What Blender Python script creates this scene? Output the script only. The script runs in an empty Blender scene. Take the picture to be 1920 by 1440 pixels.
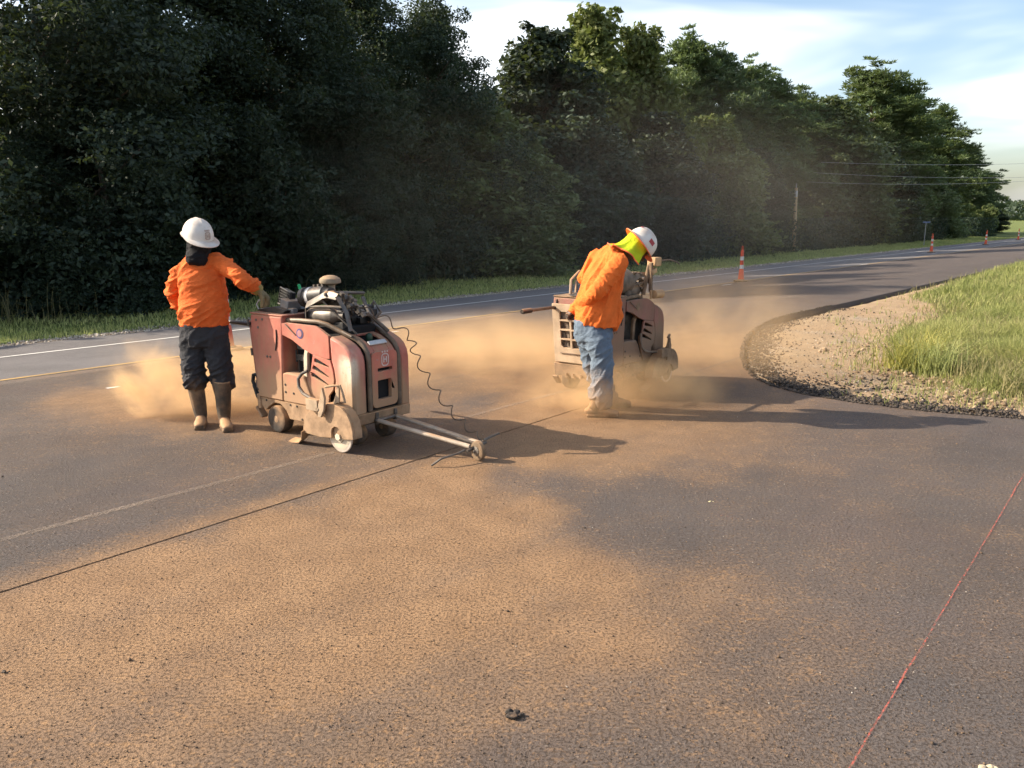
import bpy, bmesh, math, random
import numpy as np
from mathutils import Vector, Matrix, noise as mnoise
from mathutils.geometry import tessellate_polygon

R = math.radians
random.seed(7)
rng = np.random.default_rng(7)
scene = bpy.context.scene
col = scene.collection

# ------------------------------------------------------------------ camera
FPX, CAMH = 1560.0, 1.75                    # focal length in photo pixels (1920 wide), eye height
PITCH = math.atan(315 / FPX)
cam_d = bpy.data.cameras.new("camera"); cam = bpy.data.objects.new("camera", cam_d)
col.objects.link(cam); scene.camera = cam
cam.location = (0, 0, CAMH); cam.rotation_euler = (math.pi / 2 - PITCH, 0, 0)
cam_d.sensor_width = 36.0; cam_d.lens = 36.0 * FPX / 1920
cam_d.clip_start = 0.05; cam_d.clip_end = 4000

# ------------------------------------------------------------------ world, sun, exposure
SUN_AZ, SUN_EL = -83.0, 29.0                # degrees right of the view axis (+y), above the horizon
world = bpy.data.worlds.new("World"); scene.world = world; world.use_nodes = True
wn = world.node_tree; wn.nodes.clear()
def wnode(t, **k):
    n = wn.nodes.new(t)
    for a, b in k.items(): setattr(n, a, b)
    return n
sky = wnode("ShaderNodeTexSky", sky_type="NISHITA", sun_disc=False, sun_elevation=R(SUN_EL), sun_rotation=R(SUN_AZ))
sky.air_density = 1.0; sky.dust_density = 2.2; sky.ozone_density = 1.0
wtc = wnode("ShaderNodeTexCoord"); wmap = wnode("ShaderNodeMapping"); wmap.inputs["Scale"].default_value = (1.0, 1.0, 5.0)
wmap.inputs["Rotation"].default_value = (R(4), R(10), R(60)); wmap.inputs["Location"].default_value = (7.7, 0.9, 4.0)
wno = wnode("ShaderNodeTexNoise"); wno.inputs["Scale"].default_value = 1.9; wno.inputs["Detail"].default_value = 3.5; wno.inputs["Roughness"].default_value = 0.55
wno.inputs["Distortion"].default_value = 0.5
wramp = wnode("ShaderNodeMapRange"); wramp.interpolation_type = "SMOOTHSTEP"
wramp.inputs[1].default_value = 0.44; wramp.inputs[2].default_value = 0.74; wramp.inputs[3].default_value = 0.0; wramp.inputs[4].default_value = 0.80
wmix = wnode("ShaderNodeMix", data_type="RGBA")
wbright = wnode("ShaderNodeMix", data_type="RGBA", blend_type="MULTIPLY")
wbw = wnode("ShaderNodeRGBToBW"); wadd = wnode("ShaderNodeMath", operation="MULTIPLY_ADD"); wadd.inputs[1].default_value = 1.6; wadd.inputs[2].default_value = 2.6
bg = wnode("ShaderNodeBackground"); bg.inputs["Strength"].default_value = 0.125
wout = wnode("ShaderNodeOutputWorld")
L = wn.links.new
L(wtc.outputs["Generated"], wmap.inputs["Vector"]); L(wmap.outputs[0], wno.inputs["Vector"]); L(wno.outputs["Fac"], wramp.inputs[0])
L(sky.outputs[0], wbw.inputs[0]); L(wbw.outputs[0], wadd.inputs[0])      # thin cloud: white, lit in step with the sky behind it
L(wramp.outputs[0], wmix.inputs["Factor"]); L(sky.outputs[0], wmix.inputs["A"]); L(wadd.outputs[0], wmix.inputs["B"])
L(wmix.outputs["Result"], bg.inputs["Color"]); L(bg.outputs[0], wout.inputs[0])

sun_d = bpy.data.lights.new("sun", "SUN"); sun = bpy.data.objects.new("sun", sun_d); col.objects.link(sun)
sun_d.energy = 5.0; sun_d.angle = R(0.5); sun_d.color = (1.0, 0.86, 0.68)
sdir = Vector((math.sin(R(SUN_AZ)) * math.cos(R(SUN_EL)), math.cos(R(SUN_AZ)) * math.cos(R(SUN_EL)), math.sin(R(SUN_EL))))
sun.rotation_euler = sdir.to_track_quat("Z", "Y").to_euler(); sun.location = sdir * 60

scene.view_settings.view_transform = "Standard"; scene.view_settings.look = "None"
scene.view_settings.exposure = 1.0; scene.view_settings.gamma = 1.0; scene.view_settings.use_curve_mapping = False
scene.render.engine = "CYCLES"
cy = scene.cycles
cy.max_bounces = 6; cy.diffuse_bounces = 3; cy.glossy_bounces = 2; cy.transmission_bounces = 3; cy.transparent_max_bounces = 16
cy.volume_bounces = 2; cy.volume_step_rate = 1.6; cy.volume_max_steps = 96
cy.use_adaptive_sampling = True; cy.adaptive_threshold = 0.02; cy.use_denoising = True
cy.caustics_reflective = False; cy.caustics_refractive = False

# ------------------------------------------------------------------ survey helpers
CP, SP = math.cos(PITCH), math.sin(PITCH)
ROAD_AZ = math.atan2((2300 - 960) / FPX, CP + 315 / FPX * SP)
U = Vector((math.sin(ROAD_AZ), math.cos(ROAD_AZ), 0)); NL = Vector((-U.y, U.x, 0))
D0, SL = 7.0, 0.06                          # beyond D0 metres to the left the road falls away by 6 %
def ray(px, py):
    u = (px - 960) / FPX; v = (720 - py) / FPX
    return Vector((u, CP + v * SP, -SP + v * CP))
def at(px, py, Y):
    r = ray(px, py); return Vector((0, 0, CAMH)) + r * (Y / r.y)
def gp(px, py, z=0.0):
    r = ray(px, py); return Vector((0, 0, CAMH)) + r * ((z - CAMH) / r.z)
def ad(p): return p.x * U.x + p.y * U.y, p.x * NL.x + p.y * NL.y
def xy(a, d, z=0.0): return Vector((a * U.x + d * NL.x, a * U.y + d * NL.y, z))
def zroad(d): return -SL * max(0.0, d - D0)
def gr(px, py):                             # a pixel on the road surface, banked part included
    p = gp(px, py)
    if ad(p)[1] <= D0: return p
    r = ray(px, py); dt = r.x * NL.x + r.y * NL.y
    t = (CAMH - SL * D0) / (-r.z - SL * dt)
    return Vector((0, 0, CAMH)) + r * t
def zground(x, y):
    d = x * NL.x + y * NL.y
    if d > 16.8:
        k = min(1, (d - 16.8) / 2.2); return -0.60 - 0.12 * k
    return zroad(d)

# ------------------------------------------------------------------ mesh builder
class MB:
    def __init__(s): s.v = []; s.f = []
    def add(s, vs, fs):
        o = len(s.v); s.v.extend([tuple(p) for p in vs]); s.f.extend([tuple(i + o for i in f) for f in fs]); return s
    def box(s, c, size, rot=None):
        x, y, z = (q / 2 for q in size); M = rot or Matrix.Identity(3)
        P = [Vector(c) + M @ Vector((i * x, j * y, k * z)) for i in (-1, 1) for j in (-1, 1) for k in (-1, 1)]
        return s.add(P, [(0, 1, 3, 2), (4, 6, 7, 5), (0, 4, 5, 1), (2, 3, 7, 6), (0, 2, 6, 4), (1, 5, 7, 3)])
    def prism(s, poly, m, holes=(), t0=0.0, t1=0.02):
        """poly: 2-D outline mapped by m(u,v,t) -> xyz, from depth t0 to t1, holes cut through."""
        loops = [list(poly)] + [list(h) for h in holes]
        flat = [p for l in loops for p in l]
        tri = tessellate_polygon([[Vector((p[0], p[1], 0)) for p in l] for l in loops])
        n = len(flat)
        vs = [m(p[0], p[1], t0) for p in flat] + [m(p[0], p[1], t1) for p in flat]
        fs = [tuple(t) for t in tri] + [tuple(i + n for i in reversed(t)) for t in tri]
        o = 0
        for l in loops:
            k = len(l)
            for i in range(k): a, b = o + i, o + (i + 1) % k; fs.append((a, b, b + n, a + n))
            o += k
        return s.add(vs, fs)
    def loft(s, pts, radii, side=(1, 0, 0), n=12, cap=True, round_=False):
        pts = [Vector(p) for p in pts]; rad = [(r, r) if not isinstance(r, (tuple, list)) else r for r in radii]
        if round_:
            d0 = (pts[0] - pts[1]).normalized(); d1 = (pts[-1] - pts[-2]).normalized()
            r0, r1 = rad[0], rad[-1]; m0, m1 = min(r0), min(r1)
            pts = [pts[0] + d0 * m0 * .8, pts[0] + d0 * m0 * .45] + pts + [pts[-1] + d1 * m1 * .45, pts[-1] + d1 * m1 * .8]
            rad = [(r0[0] * .5, r0[1] * .5), (r0[0] * .87, r0[1] * .87)] + rad + [(r1[0] * .87, r1[1] * .87), (r1[0] * .5, r1[1] * .5)]
        vs = []; prev = Vector(side)
        for i, p in enumerate(pts):
            t = (pts[min(i + 1, len(pts) - 1)] - pts[max(i - 1, 0)]).normalized()
            a = prev - t * prev.dot(t)
            if a.length < 1e-4: a = t.orthogonal()
            a.normalize(); b = t.cross(a); prev = a
            for k in range(n):
                th = 2 * math.pi * k / n; vs.append(p + a * (math.cos(th) * rad[i][0]) + b * (math.sin(th) * rad[i][1]))
        fs = []
        for i in range(len(pts) - 1):
            for k in range(n):
                k2 = (k + 1) % n; fs.append((i * n + k, i * n + k2, (i + 1) * n + k2, (i + 1) * n + k))
        if cap:
            fs.append(tuple(range(n - 1, -1, -1))); o = (len(pts) - 1) * n; fs.append(tuple(range(o, o + n)))
        return s.add(vs, fs)
    def cyl(s, a, b, r, r2=None, n=16): return s.loft([a, b], [r, r if r2 is None else r2], (0.3, 0.5, 0.9), n)
    def tube(s, pts, r, n=8): return s.loft(pts, [r] * len(pts), (0.21, 0.47, 0.85), n)
    def lathe(s, c, axis, prof, n=24):
        """prof: (distance along axis, radius)."""
        ax = Vector(axis).normalized(); a = ax.orthogonal().normalized(); b = ax.cross(a); c = Vector(c); vs = []
        for h, r in prof:
            for k in range(n):
                th = 2 * math.pi * k / n; vs.append(c + ax * h + (a * math.cos(th) + b * math.sin(th)) * max(r, 1e-4))
        fs = []
        for i in range(len(prof) - 1):
            for k in range(n):
                k2 = (k + 1) % n; fs.append((i * n + k, i * n + k2, (i + 1) * n + k2, (i + 1) * n + k))
        fs.append(tuple(range(n - 1, -1, -1))); o = (len(prof) - 1) * n; fs.append(tuple(range(o, o + n)))
        return s.add(vs, fs)
    def mesh(s, name, smooth=35):
        me = bpy.data.meshes.new(name); me.from_pydata(s.v, [], s.f); me.validate(); 
        bm = bmesh.new(); bm.from_mesh(me); bmesh.ops.recalc_face_normals(bm, faces=bm.faces); bm.to_mesh(me); bm.free()
        if smooth:
            me.shade_smooth(); me.set_sharp_from_angle(angle=R(smooth))
        return me
    def each(s, name, m, parent=None, smooth=35, bevel=0):
        """one object for each separate piece."""
        par = list(range(len(s.v)))
        def find(i):
            while par[i] != i: par[i] = par[par[i]]; i = par[i]
            return i
        for f in s.f:
            for i in f[1:]: par[find(i)] = find(f[0])
        gr_ = {}
        for f in s.f: gr_.setdefault(find(f[0]), []).append(f)
        out = []
        for fs in gr_.values():
            ids = sorted({i for f in fs for i in f}); mp = {i: k for k, i in enumerate(ids)}; q = MB(); q.add([s.v[i] for i in ids], [tuple(mp[i] for i in f) for f in fs]); out.append(q.build(name, m, parent, smooth, bevel))
        return out
    def stuff(s, *a, **k): o = s.build(*a, **k); o["kind"] = "stuff"; return o
    def build(s, name, m, parent=None, smooth=35, bevel=0):
        return link(name, s.mesh(name, smooth), m, parent, bevel)
def link(name, me, m, parent=None, bevel=0):
    o = bpy.data.objects.new(name, me); col.objects.link(o)
    if m:
        me.materials.clear(); me.materials.append(m)
    if parent: o.parent = parent
    if bevel:
        b = o.modifiers.new("bevel", "BEVEL"); b.width = bevel; b.segments = 2; b.limit_method = "ANGLE"; b.angle_limit = R(40); b.harden_normals = False
    return o
def empty(name, loc=(0, 0, 0), rz=0.0):
    o = bpy.data.objects.new(name, None); col.objects.link(o); o.location = loc; o.rotation_euler = (0, 0, rz); o.empty_display_size = 0.2; return o
def tag(o, label=None, cat=None, group=None, kind=None):
    if label: o["label"] = label
    if cat: o["category"] = cat
    if group: o["group"] = group
    if kind: o["kind"] = kind
    return o
def copy_tree(o, parent=None):
    c = o.copy(); col.objects.link(c); c.parent = parent
    for ch in list(o.children): copy_tree(ch, c)
    return c
def soup(name, V, F, m, uvs=None, smooth=False):
    """numpy verts (N,3) and faces (M,k) -> object, fast."""
    me = bpy.data.meshes.new(name); V = np.asarray(V, np.float32); F = np.asarray(F, np.int32); k = F.shape[1]
    me.vertices.add(len(V)); me.vertices.foreach_set("co", V.ravel())
    me.loops.add(F.size); me.loops.foreach_set("vertex_index", F.ravel())
    me.polygons.add(len(F)); me.polygons.foreach_set("loop_start", np.arange(0, F.size, k, dtype=np.int32)); me.polygons.foreach_set("loop_total", np.full(len(F), k, np.int32))
    me.update(calc_edges=True)
    if smooth: me.shade_smooth()
    if m: me.materials.append(m)
    return me
def attr(me, name, vals):
    a = me.attributes.new(name, "FLOAT", "POINT"); a.data.foreach_set("value", np.asarray(vals, np.float32))

# ------------------------------------------------------------------ material helpers
class NT:
    def __init__(s, name):
        s.m = bpy.data.materials.new(name); s.m.use_nodes = True; s.t = s.m.node_tree
        s.b = s.t.nodes["Principled BSDF"]; s.out = s.t.nodes["Material Output"]
    def n(s, typ, ins=None, **k):
        nd = s.t.nodes.new(typ)
        for a, b in k.items(): setattr(nd, a, b)
        for a, b in (ins or {}).items(): s.set(nd.inputs[a], b)
        return nd
    def set(s, sock, v):
        if hasattr(v, "is_linked") or isinstance(v, bpy.types.NodeSocket): s.t.links.new(v, sock)
        else:
            if isinstance(v, (tuple, list)) and len(v) == 3 and sock.type == "RGBA": v = (*v, 1)
            sock.default_value = v
    def co(s, kind="Object"): return s.n("ShaderNodeTexCoord").outputs[kind]
    def noise(s, sc, det=4, ro=.55, vec=None, dist=0.0):
        return s.n("ShaderNodeTexNoise", {"Vector": vec or s.co(), "Scale": sc, "Detail": det, "Roughness": ro, "Distortion": dist}).outputs["Fac"]
    def vor(s, sc, vec=None, feat="F1"): return s.n("ShaderNodeTexVoronoi", {"Vector": vec or s.co(), "Scale": sc}, feature=feat)
    def rng(s, f, a, b, c=0.0, d=1.0, sm=True):
        return s.n("ShaderNodeMapRange", {0: f, 1: a, 2: b, 3: c, 4: d}, interpolation_type="SMOOTHSTEP" if sm else "LINEAR", clamp=True).outputs[0]
    def math(s, op, a, b=0.0, c=0.0): return s.n("ShaderNodeMath", {0: a, 1: b, 2: c}, operation=op).outputs[0]
    def mix(s, f, a, b, bt="MIX"): return s.n("ShaderNodeMix", {"Factor": f, "A": a, "B": b}, data_type="RGBA", blend_type=bt).outputs["Result"]
    def xyz(s, v=None): return s.n("ShaderNodeSeparateXYZ", {0: v or s.co()}).outputs
    def stretch(s, sc, vec=None): return s.n("ShaderNodeMapping", {"Vector": vec or s.co(), "Scale": sc}).outputs[0]
    def bump(s, h, st, dist=.01, nrm=None):
        i = {"Height": h, "Strength": st, "Distance": dist}
        if nrm: i["Normal"] = nrm
        return s.n("ShaderNodeBump", i).outputs[0]
    def fin(s, colr, rough=.6, nrm=None, metal=0.0, spec=.5):
        s.set(s.b.inputs["Base Color"], colr); s.set(s.b.inputs["Roughness"], rough); s.set(s.b.inputs["Metallic"], metal); s.set(s.b.inputs["Specular IOR Level"], spec)
        if nrm: s.set(s.b.inputs["Normal"], nrm)
        return s.m
MATS = {}
DUST = (.42, .245, .125)
def plain(name, c, rough=.6, var=.25, sc=14.0, metal=0.0, bump=.15, spec=.4, dust=0.0, bsc=60):
    k = (name)
    if k in MATS: return MATS[k]
    n = NT(name); f = n.noise(sc, 5, .6)
    c0 = tuple(q * (1 - var) for q in c); c1 = tuple(min(1, q * (1 + var)) for q in c)
    cc = n.mix(n.rng(f, .3, .7), c0, c1)
    if dust:
        nz = n.xyz(n.n("ShaderNodeNewGeometry").outputs["Normal"])[2]
        up = n.rng(nz, -.1, .9, 0, .5)
        g = n.math("ADD", n.math("MULTIPLY_ADD", n.noise(5.5, 6, .65), 1.3, -.65), n.math("ADD", up, dust))
        cc = n.mix(n.rng(g, .2, .95, 0, .95), cc, DUST)
    MATS[k] = n.fin(cc, rough, n.bump(n.noise(bsc, 4), bump, .004), metal, spec); return MATS[k]

# ---- pavement: asphalt with a measured dust cover (attribute "dust") broken up by grain
def pavement_mat(name, base, dusty=True):
    n = NT(name); P = n.co("Object")
    fine = n.noise(170, 3, .7, P); agg = n.vor(95, P).outputs["Distance"]; mid = n.noise(9, 6, .62, P); big = n.noise(.9, 5, .6, P)
    pit = n.noise(38, 5, .72, P)
    c = n.mix(n.rng(fine, .32, .7), tuple(q * .62 for q in base), tuple(q * 1.42 for q in base))
    c = n.mix(n.rng(n.vor(120, P).outputs["Color"], .86, .93, 0, .55), c, (.30, .27, .24))          # pale stones in the mix
    c = n.mix(n.rng(big, .3, .7, 0, .55), c, tuple(q * 1.45 for q in base))
    if dusty:
        a = n.n("ShaderNodeAttribute", attribute_name="dust").outputs["Fac"]
        pock = n.rng(n.math("MULTIPLY", pit, n.math("ADD", mid, .45)), .30, .47)
        thin = n.math("ADD", a, n.math("MULTIPLY_ADD", mid, .30, -.15))
        thin = n.math("ADD", thin, n.math("MULTIPLY_ADD", n.noise(2.2, 5, .6, n.stretch((1, 1.9, 1), P)), .5, -.25))
        cov = n.rng(thin, -.24, .66, .09, .96)
        hole = n.math("MULTIPLY", pock, n.rng(a, .2, 1.0, .75, .16))
        cov = n.math("MULTIPLY", cov, n.math("SUBTRACT", 1.0, hole))
        dcol = n.mix(n.rng(n.noise(3.5, 5, .6, P), .3, .7), (.335, .195, .095), (.43, .258, .13))
        dcol = n.mix(n.rng(fine, .35, .7, 0, .55), dcol, (.20, .118, .062))
        c = n.mix(cov, c, dcol)
        tint = n.rng(n.noise(.7, 4, .5, P), .50, .68, 0, .12)
        c = n.mix(n.math("MULTIPLY", tint, n.math("SUBTRACT", 1.0, cov)), c, (.14, .085, .075))
    grit = n.rng(n.noise(75, 4, .75, P), .36, .50)
    if dusty: c = n.mix(n.math("MULTIPLY", n.math("SUBTRACT", 1.0, grit), .62), c, (.072, .047, .030))
    h = n.math("ADD", n.math("MULTIPLY", grit, .75), n.math("ADD", n.math("MULTIPLY", fine, .9), n.math("MULTIPLY", pit, .45)))
    return n.fin(c, .9, n.bump(h, .9, .008), 0, .25)
M_pave = pavement_mat("new_asphalt", (.083, .075, .073))
M_old = pavement_mat("old_asphalt", (.150, .140, .138), False)
M_fresh = plain("black_bitumen", (.028, .025, .023), .6, .5, 30, 0, .8, .5, 0, 160)
def paint_mat(name, c, lo, hi, under):
    n = NT(name); w = n.rng(n.math("ADD", n.noise(22, 6, .7), n.math("MULTIPLY_ADD", n.noise(2.0, 4), .5, -.25)), lo, hi)
    return n.fin(n.mix(w, c, under), .7, n.bump(n.noise(160, 3), .5, .006), 0, .3)
M_white = paint_mat("white_road_paint", (.66, .64, .60), .55, .78, (.13, .12, .12))
M_yell = paint_mat("yellow_road_paint", (.43, .275, .105), .42, .74, (.14, .115, .09))
def chalk_mat(name, c, lo, hi, big=.35):
    n = NT(name); w = n.rng(n.math("ADD", n.noise(55, 6, .75), n.math("MULTIPLY_ADD", n.noise(1.7, 4), big, -big / 2)), lo, hi)
    tr = n.n("ShaderNodeBsdfTransparent"); mx = n.n("ShaderNodeMixShader")
    n.fin(c, .9, None, 0, .1); n.t.links.new(w, mx.inputs[0]); n.t.links.new(n.b.outputs[0], mx.inputs[2]); n.t.links.new(tr.outputs[0], mx.inputs[1]); n.t.links.new(mx.outputs[0], n.out.inputs[0]); return n.m
M_red = chalk_mat("red_marking_paint", (.50, .115, .085), .38, .68)
M_redf = chalk_mat("faint_red_paint", (.55, .18, .16), .52, .80)
M_chalk = chalk_mat("pale_scored_line", (.34, .27, .21), .36, .85, .2)

# ---- ground
def ground_mat():
    n = NT("earth_and_grass"); P = n.co("Object")
    a = n.n("ShaderNodeAttribute", attribute_name="grass").outputs["Fac"]; g = n.n("ShaderNodeAttribute", attribute_name="gravel").outputs["Fac"]
    f = n.noise(60, 5, .7, P); m = n.noise(4, 6, .6, P); b = n.noise(.8, 4, .5, P)
    dirt = n.mix(n.rng(m, .3, .7), (.40, .275, .16), (.60, .44, .275)); dirt = n.mix(n.rng(b, .45, .65, 0, .5), dirt, (.46, .28, .15))
    dirt = n.mix(n.rng(f, .3, .68, 0, .7), (.27, .19, .115), dirt)
    v = n.vor(38, P); grav = n.mix(n.rng(v.outputs["Color"], .2, .9), (.30, .25, .20), (.66, .58, .48)); grav = n.mix(n.rng(v.outputs["Distance"], .2, .65, 0, .8), grav, (.14, .11, .08))
    c = n.mix(n.rng(n.math("ADD", g, n.math("MULTIPLY_ADD", m, .8, -.4)), .25, .75), dirt, grav)
    gr = n.mix(n.rng(f, .3, .7), (.09, .13, .03), (.17, .20, .055)); gr = n.mix(n.rng(b, .4, .7, 0, .5), gr, (.13, .12, .05))
    c = n.mix(n.rng(n.math("ADD", a, n.math("MULTIPLY_ADD", m, .7, -.35)), .3, .7), c, gr)
    h = n.math("ADD", n.math("MULTIPLY", f, .5), n.math("ADD", m, n.math("MULTIPLY", v.outputs["Distance"], -.35)))
    return n.fin(c, .95, n.bump(h, 1.0, .03), 0, .2)
M_ground = ground_mat()
def leaf_mat(name, c, c2, trans=.35, rough=.5):
    n = NT(name); oi = n.n("ShaderNodeObjectInfo").outputs["Random"]; P = n.co("Object")
    k = n.noise(1.1, 3, .5, P); cc = n.mix(n.rng(k, .35, .65), c, c2)
    at_ = n.n("ShaderNodeAttribute", attribute_name="tone").outputs["Fac"]
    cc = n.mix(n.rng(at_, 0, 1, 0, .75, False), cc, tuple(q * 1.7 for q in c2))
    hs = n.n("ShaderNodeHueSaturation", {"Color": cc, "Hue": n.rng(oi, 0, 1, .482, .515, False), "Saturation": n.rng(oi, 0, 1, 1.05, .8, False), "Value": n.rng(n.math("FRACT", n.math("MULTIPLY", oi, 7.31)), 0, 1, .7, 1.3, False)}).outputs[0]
    n.fin(hs, rough, None, 0, .22); tl = n.n("ShaderNodeBsdfTranslucent", {"Color": n.mix(.5, hs, (.20, .26, .04))}); mx = n.n("ShaderNodeMixShader", {0: trans})
    n.t.links.new(n.b.outputs[0], mx.inputs[1]); n.t.links.new(tl.outputs[0], mx.inputs[2]); n.t.links.new(mx.outputs[0], n.out.inputs[0]); return n.m
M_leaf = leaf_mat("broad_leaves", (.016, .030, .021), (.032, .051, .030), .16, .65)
M_leaf2 = leaf_mat("lighter_leaves", (.085, .125, .042), (.15, .18, .065), .34)
M_pine = leaf_mat("pine_needles", (.060, .098, .042), (.098, .14, .055), .28)
M_grass = leaf_mat("grass_blades", (.27, .31, .07), (.43, .42, .13), .45, .6)
M_dry = leaf_mat("dry_stalks", (.20, .20, .09), (.30, .27, .13), .3, .7)
def bark_mat():
    n = NT("bark"); P = n.stretch((1, 1, .25)); f = n.noise(9, 6, .7, P); return n.fin(n.mix(n.rng(f, .3, .7), (.055, .043, .033), (.16, .125, .095)), .9, n.bump(f, .9, .05), 0, .2)
M_bark = bark_mat()
def stone_mat(name, c0, c1):
    n = NT(name); f = n.n("ShaderNodeAttribute", attribute_name="tone").outputs["Fac"]
    return n.fin(n.mix(f, c0, c1), .85, n.bump(n.noise(90, 4), .6, .005), 0, .35)
M_crumb = stone_mat("asphalt_crumbs", (.022, .019, .018), (.11, .085, .065)); M_grit = stone_mat("brown_grit", (.05, .036, .026), (.26, .17, .10))
M_stone = stone_mat("gravel_stones", (.20, .16, .12), (.58, .52, .44))
M_clod = stone_mat("earth_clods", (.17, .115, .07), (.42, .31, .20))
#PART2
# ================================================================== SETTING
def fbm(x, y, sc, seed=0.0, octv=4):
    v = 0.0; a = 1.0; s = sc
    for _ in range(octv):
        v += a * mnoise.noise(Vector((x * s, y * s, seed))); a *= .5; s *= 2.1
    return v
# ---- edge of the paved apron round the gravel island (traced on the ground, metres)
edge_px = [(1560, 573), (1500, 586), (1455, 597), (1425, 612), (1405, 630), (1396, 650), (1395, 668), (1402, 690), (1420, 708), (1455, 724), (1510, 738), (1600, 753), (1720, 768), (1830, 777), (1920, 784)]
edge = [gp(*p) for p in edge_px]
ISL = [xy(900, 5.75), xy(300, 5.75), xy(120, 5.75), xy(60, 5.75), xy(30, 5.75), xy(20, 5.75)] + edge + [Vector((6.2, 6.35, 0)), Vector((9, 4.6, 0)), Vector((20, -2.3, 0)), Vector((120, -66, 0)), Vector((900, -560, 0)), Vector((1200, 300, 0))]
IX = np.array([[p.x, p.y] for p in ISL])
def inside(P, poly):
    x, y = P[:, 0], P[:, 1]; r = np.zeros(len(P), bool); n = len(poly)
    for i in range(n):
        x1, y1 = poly[i]; x2, y2 = poly[(i + 1) % n]
        c = ((y1 > y) != (y2 > y)); 
        with np.errstate(divide="ignore", invalid="ignore"): xi = (x2 - x1) * (y - y1) / (y2 - y1) + x1
        r ^= c & (x < xi)
    return r
def nearest(P, poly, closed=True):
    best = np.full(len(P), 1e18); Q = np.zeros_like(P); n = len(poly)
    for i in range(n if closed else n - 1):
        a = np.array(poly[i]); b = np.array(poly[(i + 1) % n]); ab = b - a
        t = np.clip(((P - a) @ ab) / (ab @ ab), 0, 1); q = a + t[:, None] * ab; d = ((P - q) ** 2).sum(1); m = d < best
        best[m] = d[m]; Q[m] = q[m]
    return Q, np.sqrt(best)
# ---- dust cover: survey points (photo pixel on the ground, cover 0..1), spread by inverse distance
DUSTPTS = [(0, 1160, .85), (0, 1300, .75), (0, 1430, .52), (150, 1100, .95), (300, 1060, 1), (500, 985, 1), (700, 930, 1), (850, 890, 1), (250, 1200, .85), (250, 1350, .55), (500, 1100, 1), (500, 1250, .7), (450, 1400, .5),
 (700, 1050, 1), (700, 1200, .75), (700, 1400, .46), (900, 1000, 1), (1000, 950, .75), (900, 1150, .85), (950, 1300, .5), (1000, 1430, .3), (1100, 1080, .85), (1150, 1200, .72), (1250, 1320, .42), (1300, 1430, .22), (1300, 1120, .5), (1420, 1130, .4), (1450, 1230, .3), (1600, 1200, .3), (1560, 1330, .14), (1750, 1300, .05), (1870, 1400, .08), (1600, 1080, .25), (1720, 1120, .12), (1880, 1180, .18), (1900, 1050, .14), (1780, 980, .10), (1600, 980, .10), (1450, 1010, .07), (1300, 1000, .06), (1180, 985, .16), (1150, 945, .06), (1050, 910, .12), (960, 895, .3), (1250, 930, .07), (1450, 920, .08), (1650, 900, .12), (1850, 900, .2), (1100, 870, .55), (1300, 870, .42), (1500, 860, .35), (1700, 850, .28), (1880, 830, .12),
 (1000, 850, .95), (1100, 830, .8), (1200, 830, .6), (1350, 830, .5), (1550, 815, .35), (1000, 800, 1), (1100, 790, 1), (1200, 790, .9), (1300, 780, .75), (1450, 770, .5), (1600, 775, .3), (1250, 740, .45), (1380, 735, .4), (1330, 690, .6), (1370, 650, .75), (1300, 640, .9), (1330, 615, .5), (1250, 600, .25), (1400, 580, .25), (1500, 560, .25), (1330, 575, .12),
 (1150, 680, .6), (1020, 740, .9), (1000, 700, .55), (900, 760, .3), (850, 720, .45), (950, 780, .8), (800, 800, .5), (780, 680, .95), (850, 650, 1), (950, 650, 1), (1030, 660, 1), (800, 630, .6), (900, 618, .5), (1000, 612, .6), (760, 740, .4), (900, 690, .7),
 (700, 600, .3), (850, 590, .15), (1000, 590, .2), (400, 700, .5), (600, 640, .3), (300, 690, .5), (200, 710, .12), (60, 735, .04), (0, 760, .04), (110, 752, .75), (200, 748, .95), (260, 768, .9), (300, 740, .9), (400, 760, .95), (470, 790, .8), (350, 790, .6), (250, 790, .45), (130, 775, .45), (60, 790, .15), (0, 830, .12), (120, 820, .18), (250, 830, .12), (400, 830, .25), (500, 830, .6), (560, 850, .45), (640, 860, .35), (330, 870, .14), (150, 880, .08), (0, 930, .05), (250, 930, .05), (400, 890, .3), (450, 870, .4), (380, 920, .12), (560, 880, .25), (520, 905, .12), (0, 1050, .06), (120, 1010, .05), (250, 970, .06), (380, 950, .22), (480, 925, .3), (650, 885, .5), (760, 855, .6), (740, 830, .5), (850, 830, .7),
 (1700, 500, .06), (1850, 470, .04), (1560, 535, .10), (1450, 560, .12), (1640, 540, .10), (1780, 500, .05), (1900, 465, .04), (1250, 560, .08), (1100, 580, .12), (1920, 800, .10), (1800, 860, .14), (1920, 950, .10)]
DP = np.array(DUSTPTS); DP[:, 2] = (DP[:, 2] - .09) * 1.28
DPW = np.array([[q.x, q.y] for q in (gr(a, b) for a, b, _ in DUSTPTS)])
def dust_at(P):
    """survey points in bearing and log distance from the survey station, so near ones count over smaller areas."""
    def key(Q):
        r = np.hypot(Q[:, 0], Q[:, 1]); return np.stack([np.arctan2(Q[:, 0], Q[:, 1]) * 1.2, 1.75 / np.maximum(r, .4) * 2.2], 1)
    K = key(P); KD = key(DPW); out = np.zeros(len(P))
    for i0 in range(0, len(P), 4000):
        d2 = ((K[i0:i0 + 4000, None, :] - KD[None]) ** 2).sum(2); w = 1 / (d2 + 6e-4) ** 1.6; out[i0:i0 + 4000] = (w * DP[:, 2]).sum(1) / w.sum(1)
    return out
def dcut(a): return 4.22 + .030 * (np.clip(a, -12, 14) - 1.24)
A_BLADE = 7.75
def steps(*segs):
    out = []
    for a, b, n in segs: out += list(np.linspace(a, b, n, endpoint=False))
    return out + [segs[-1][1]]
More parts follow.
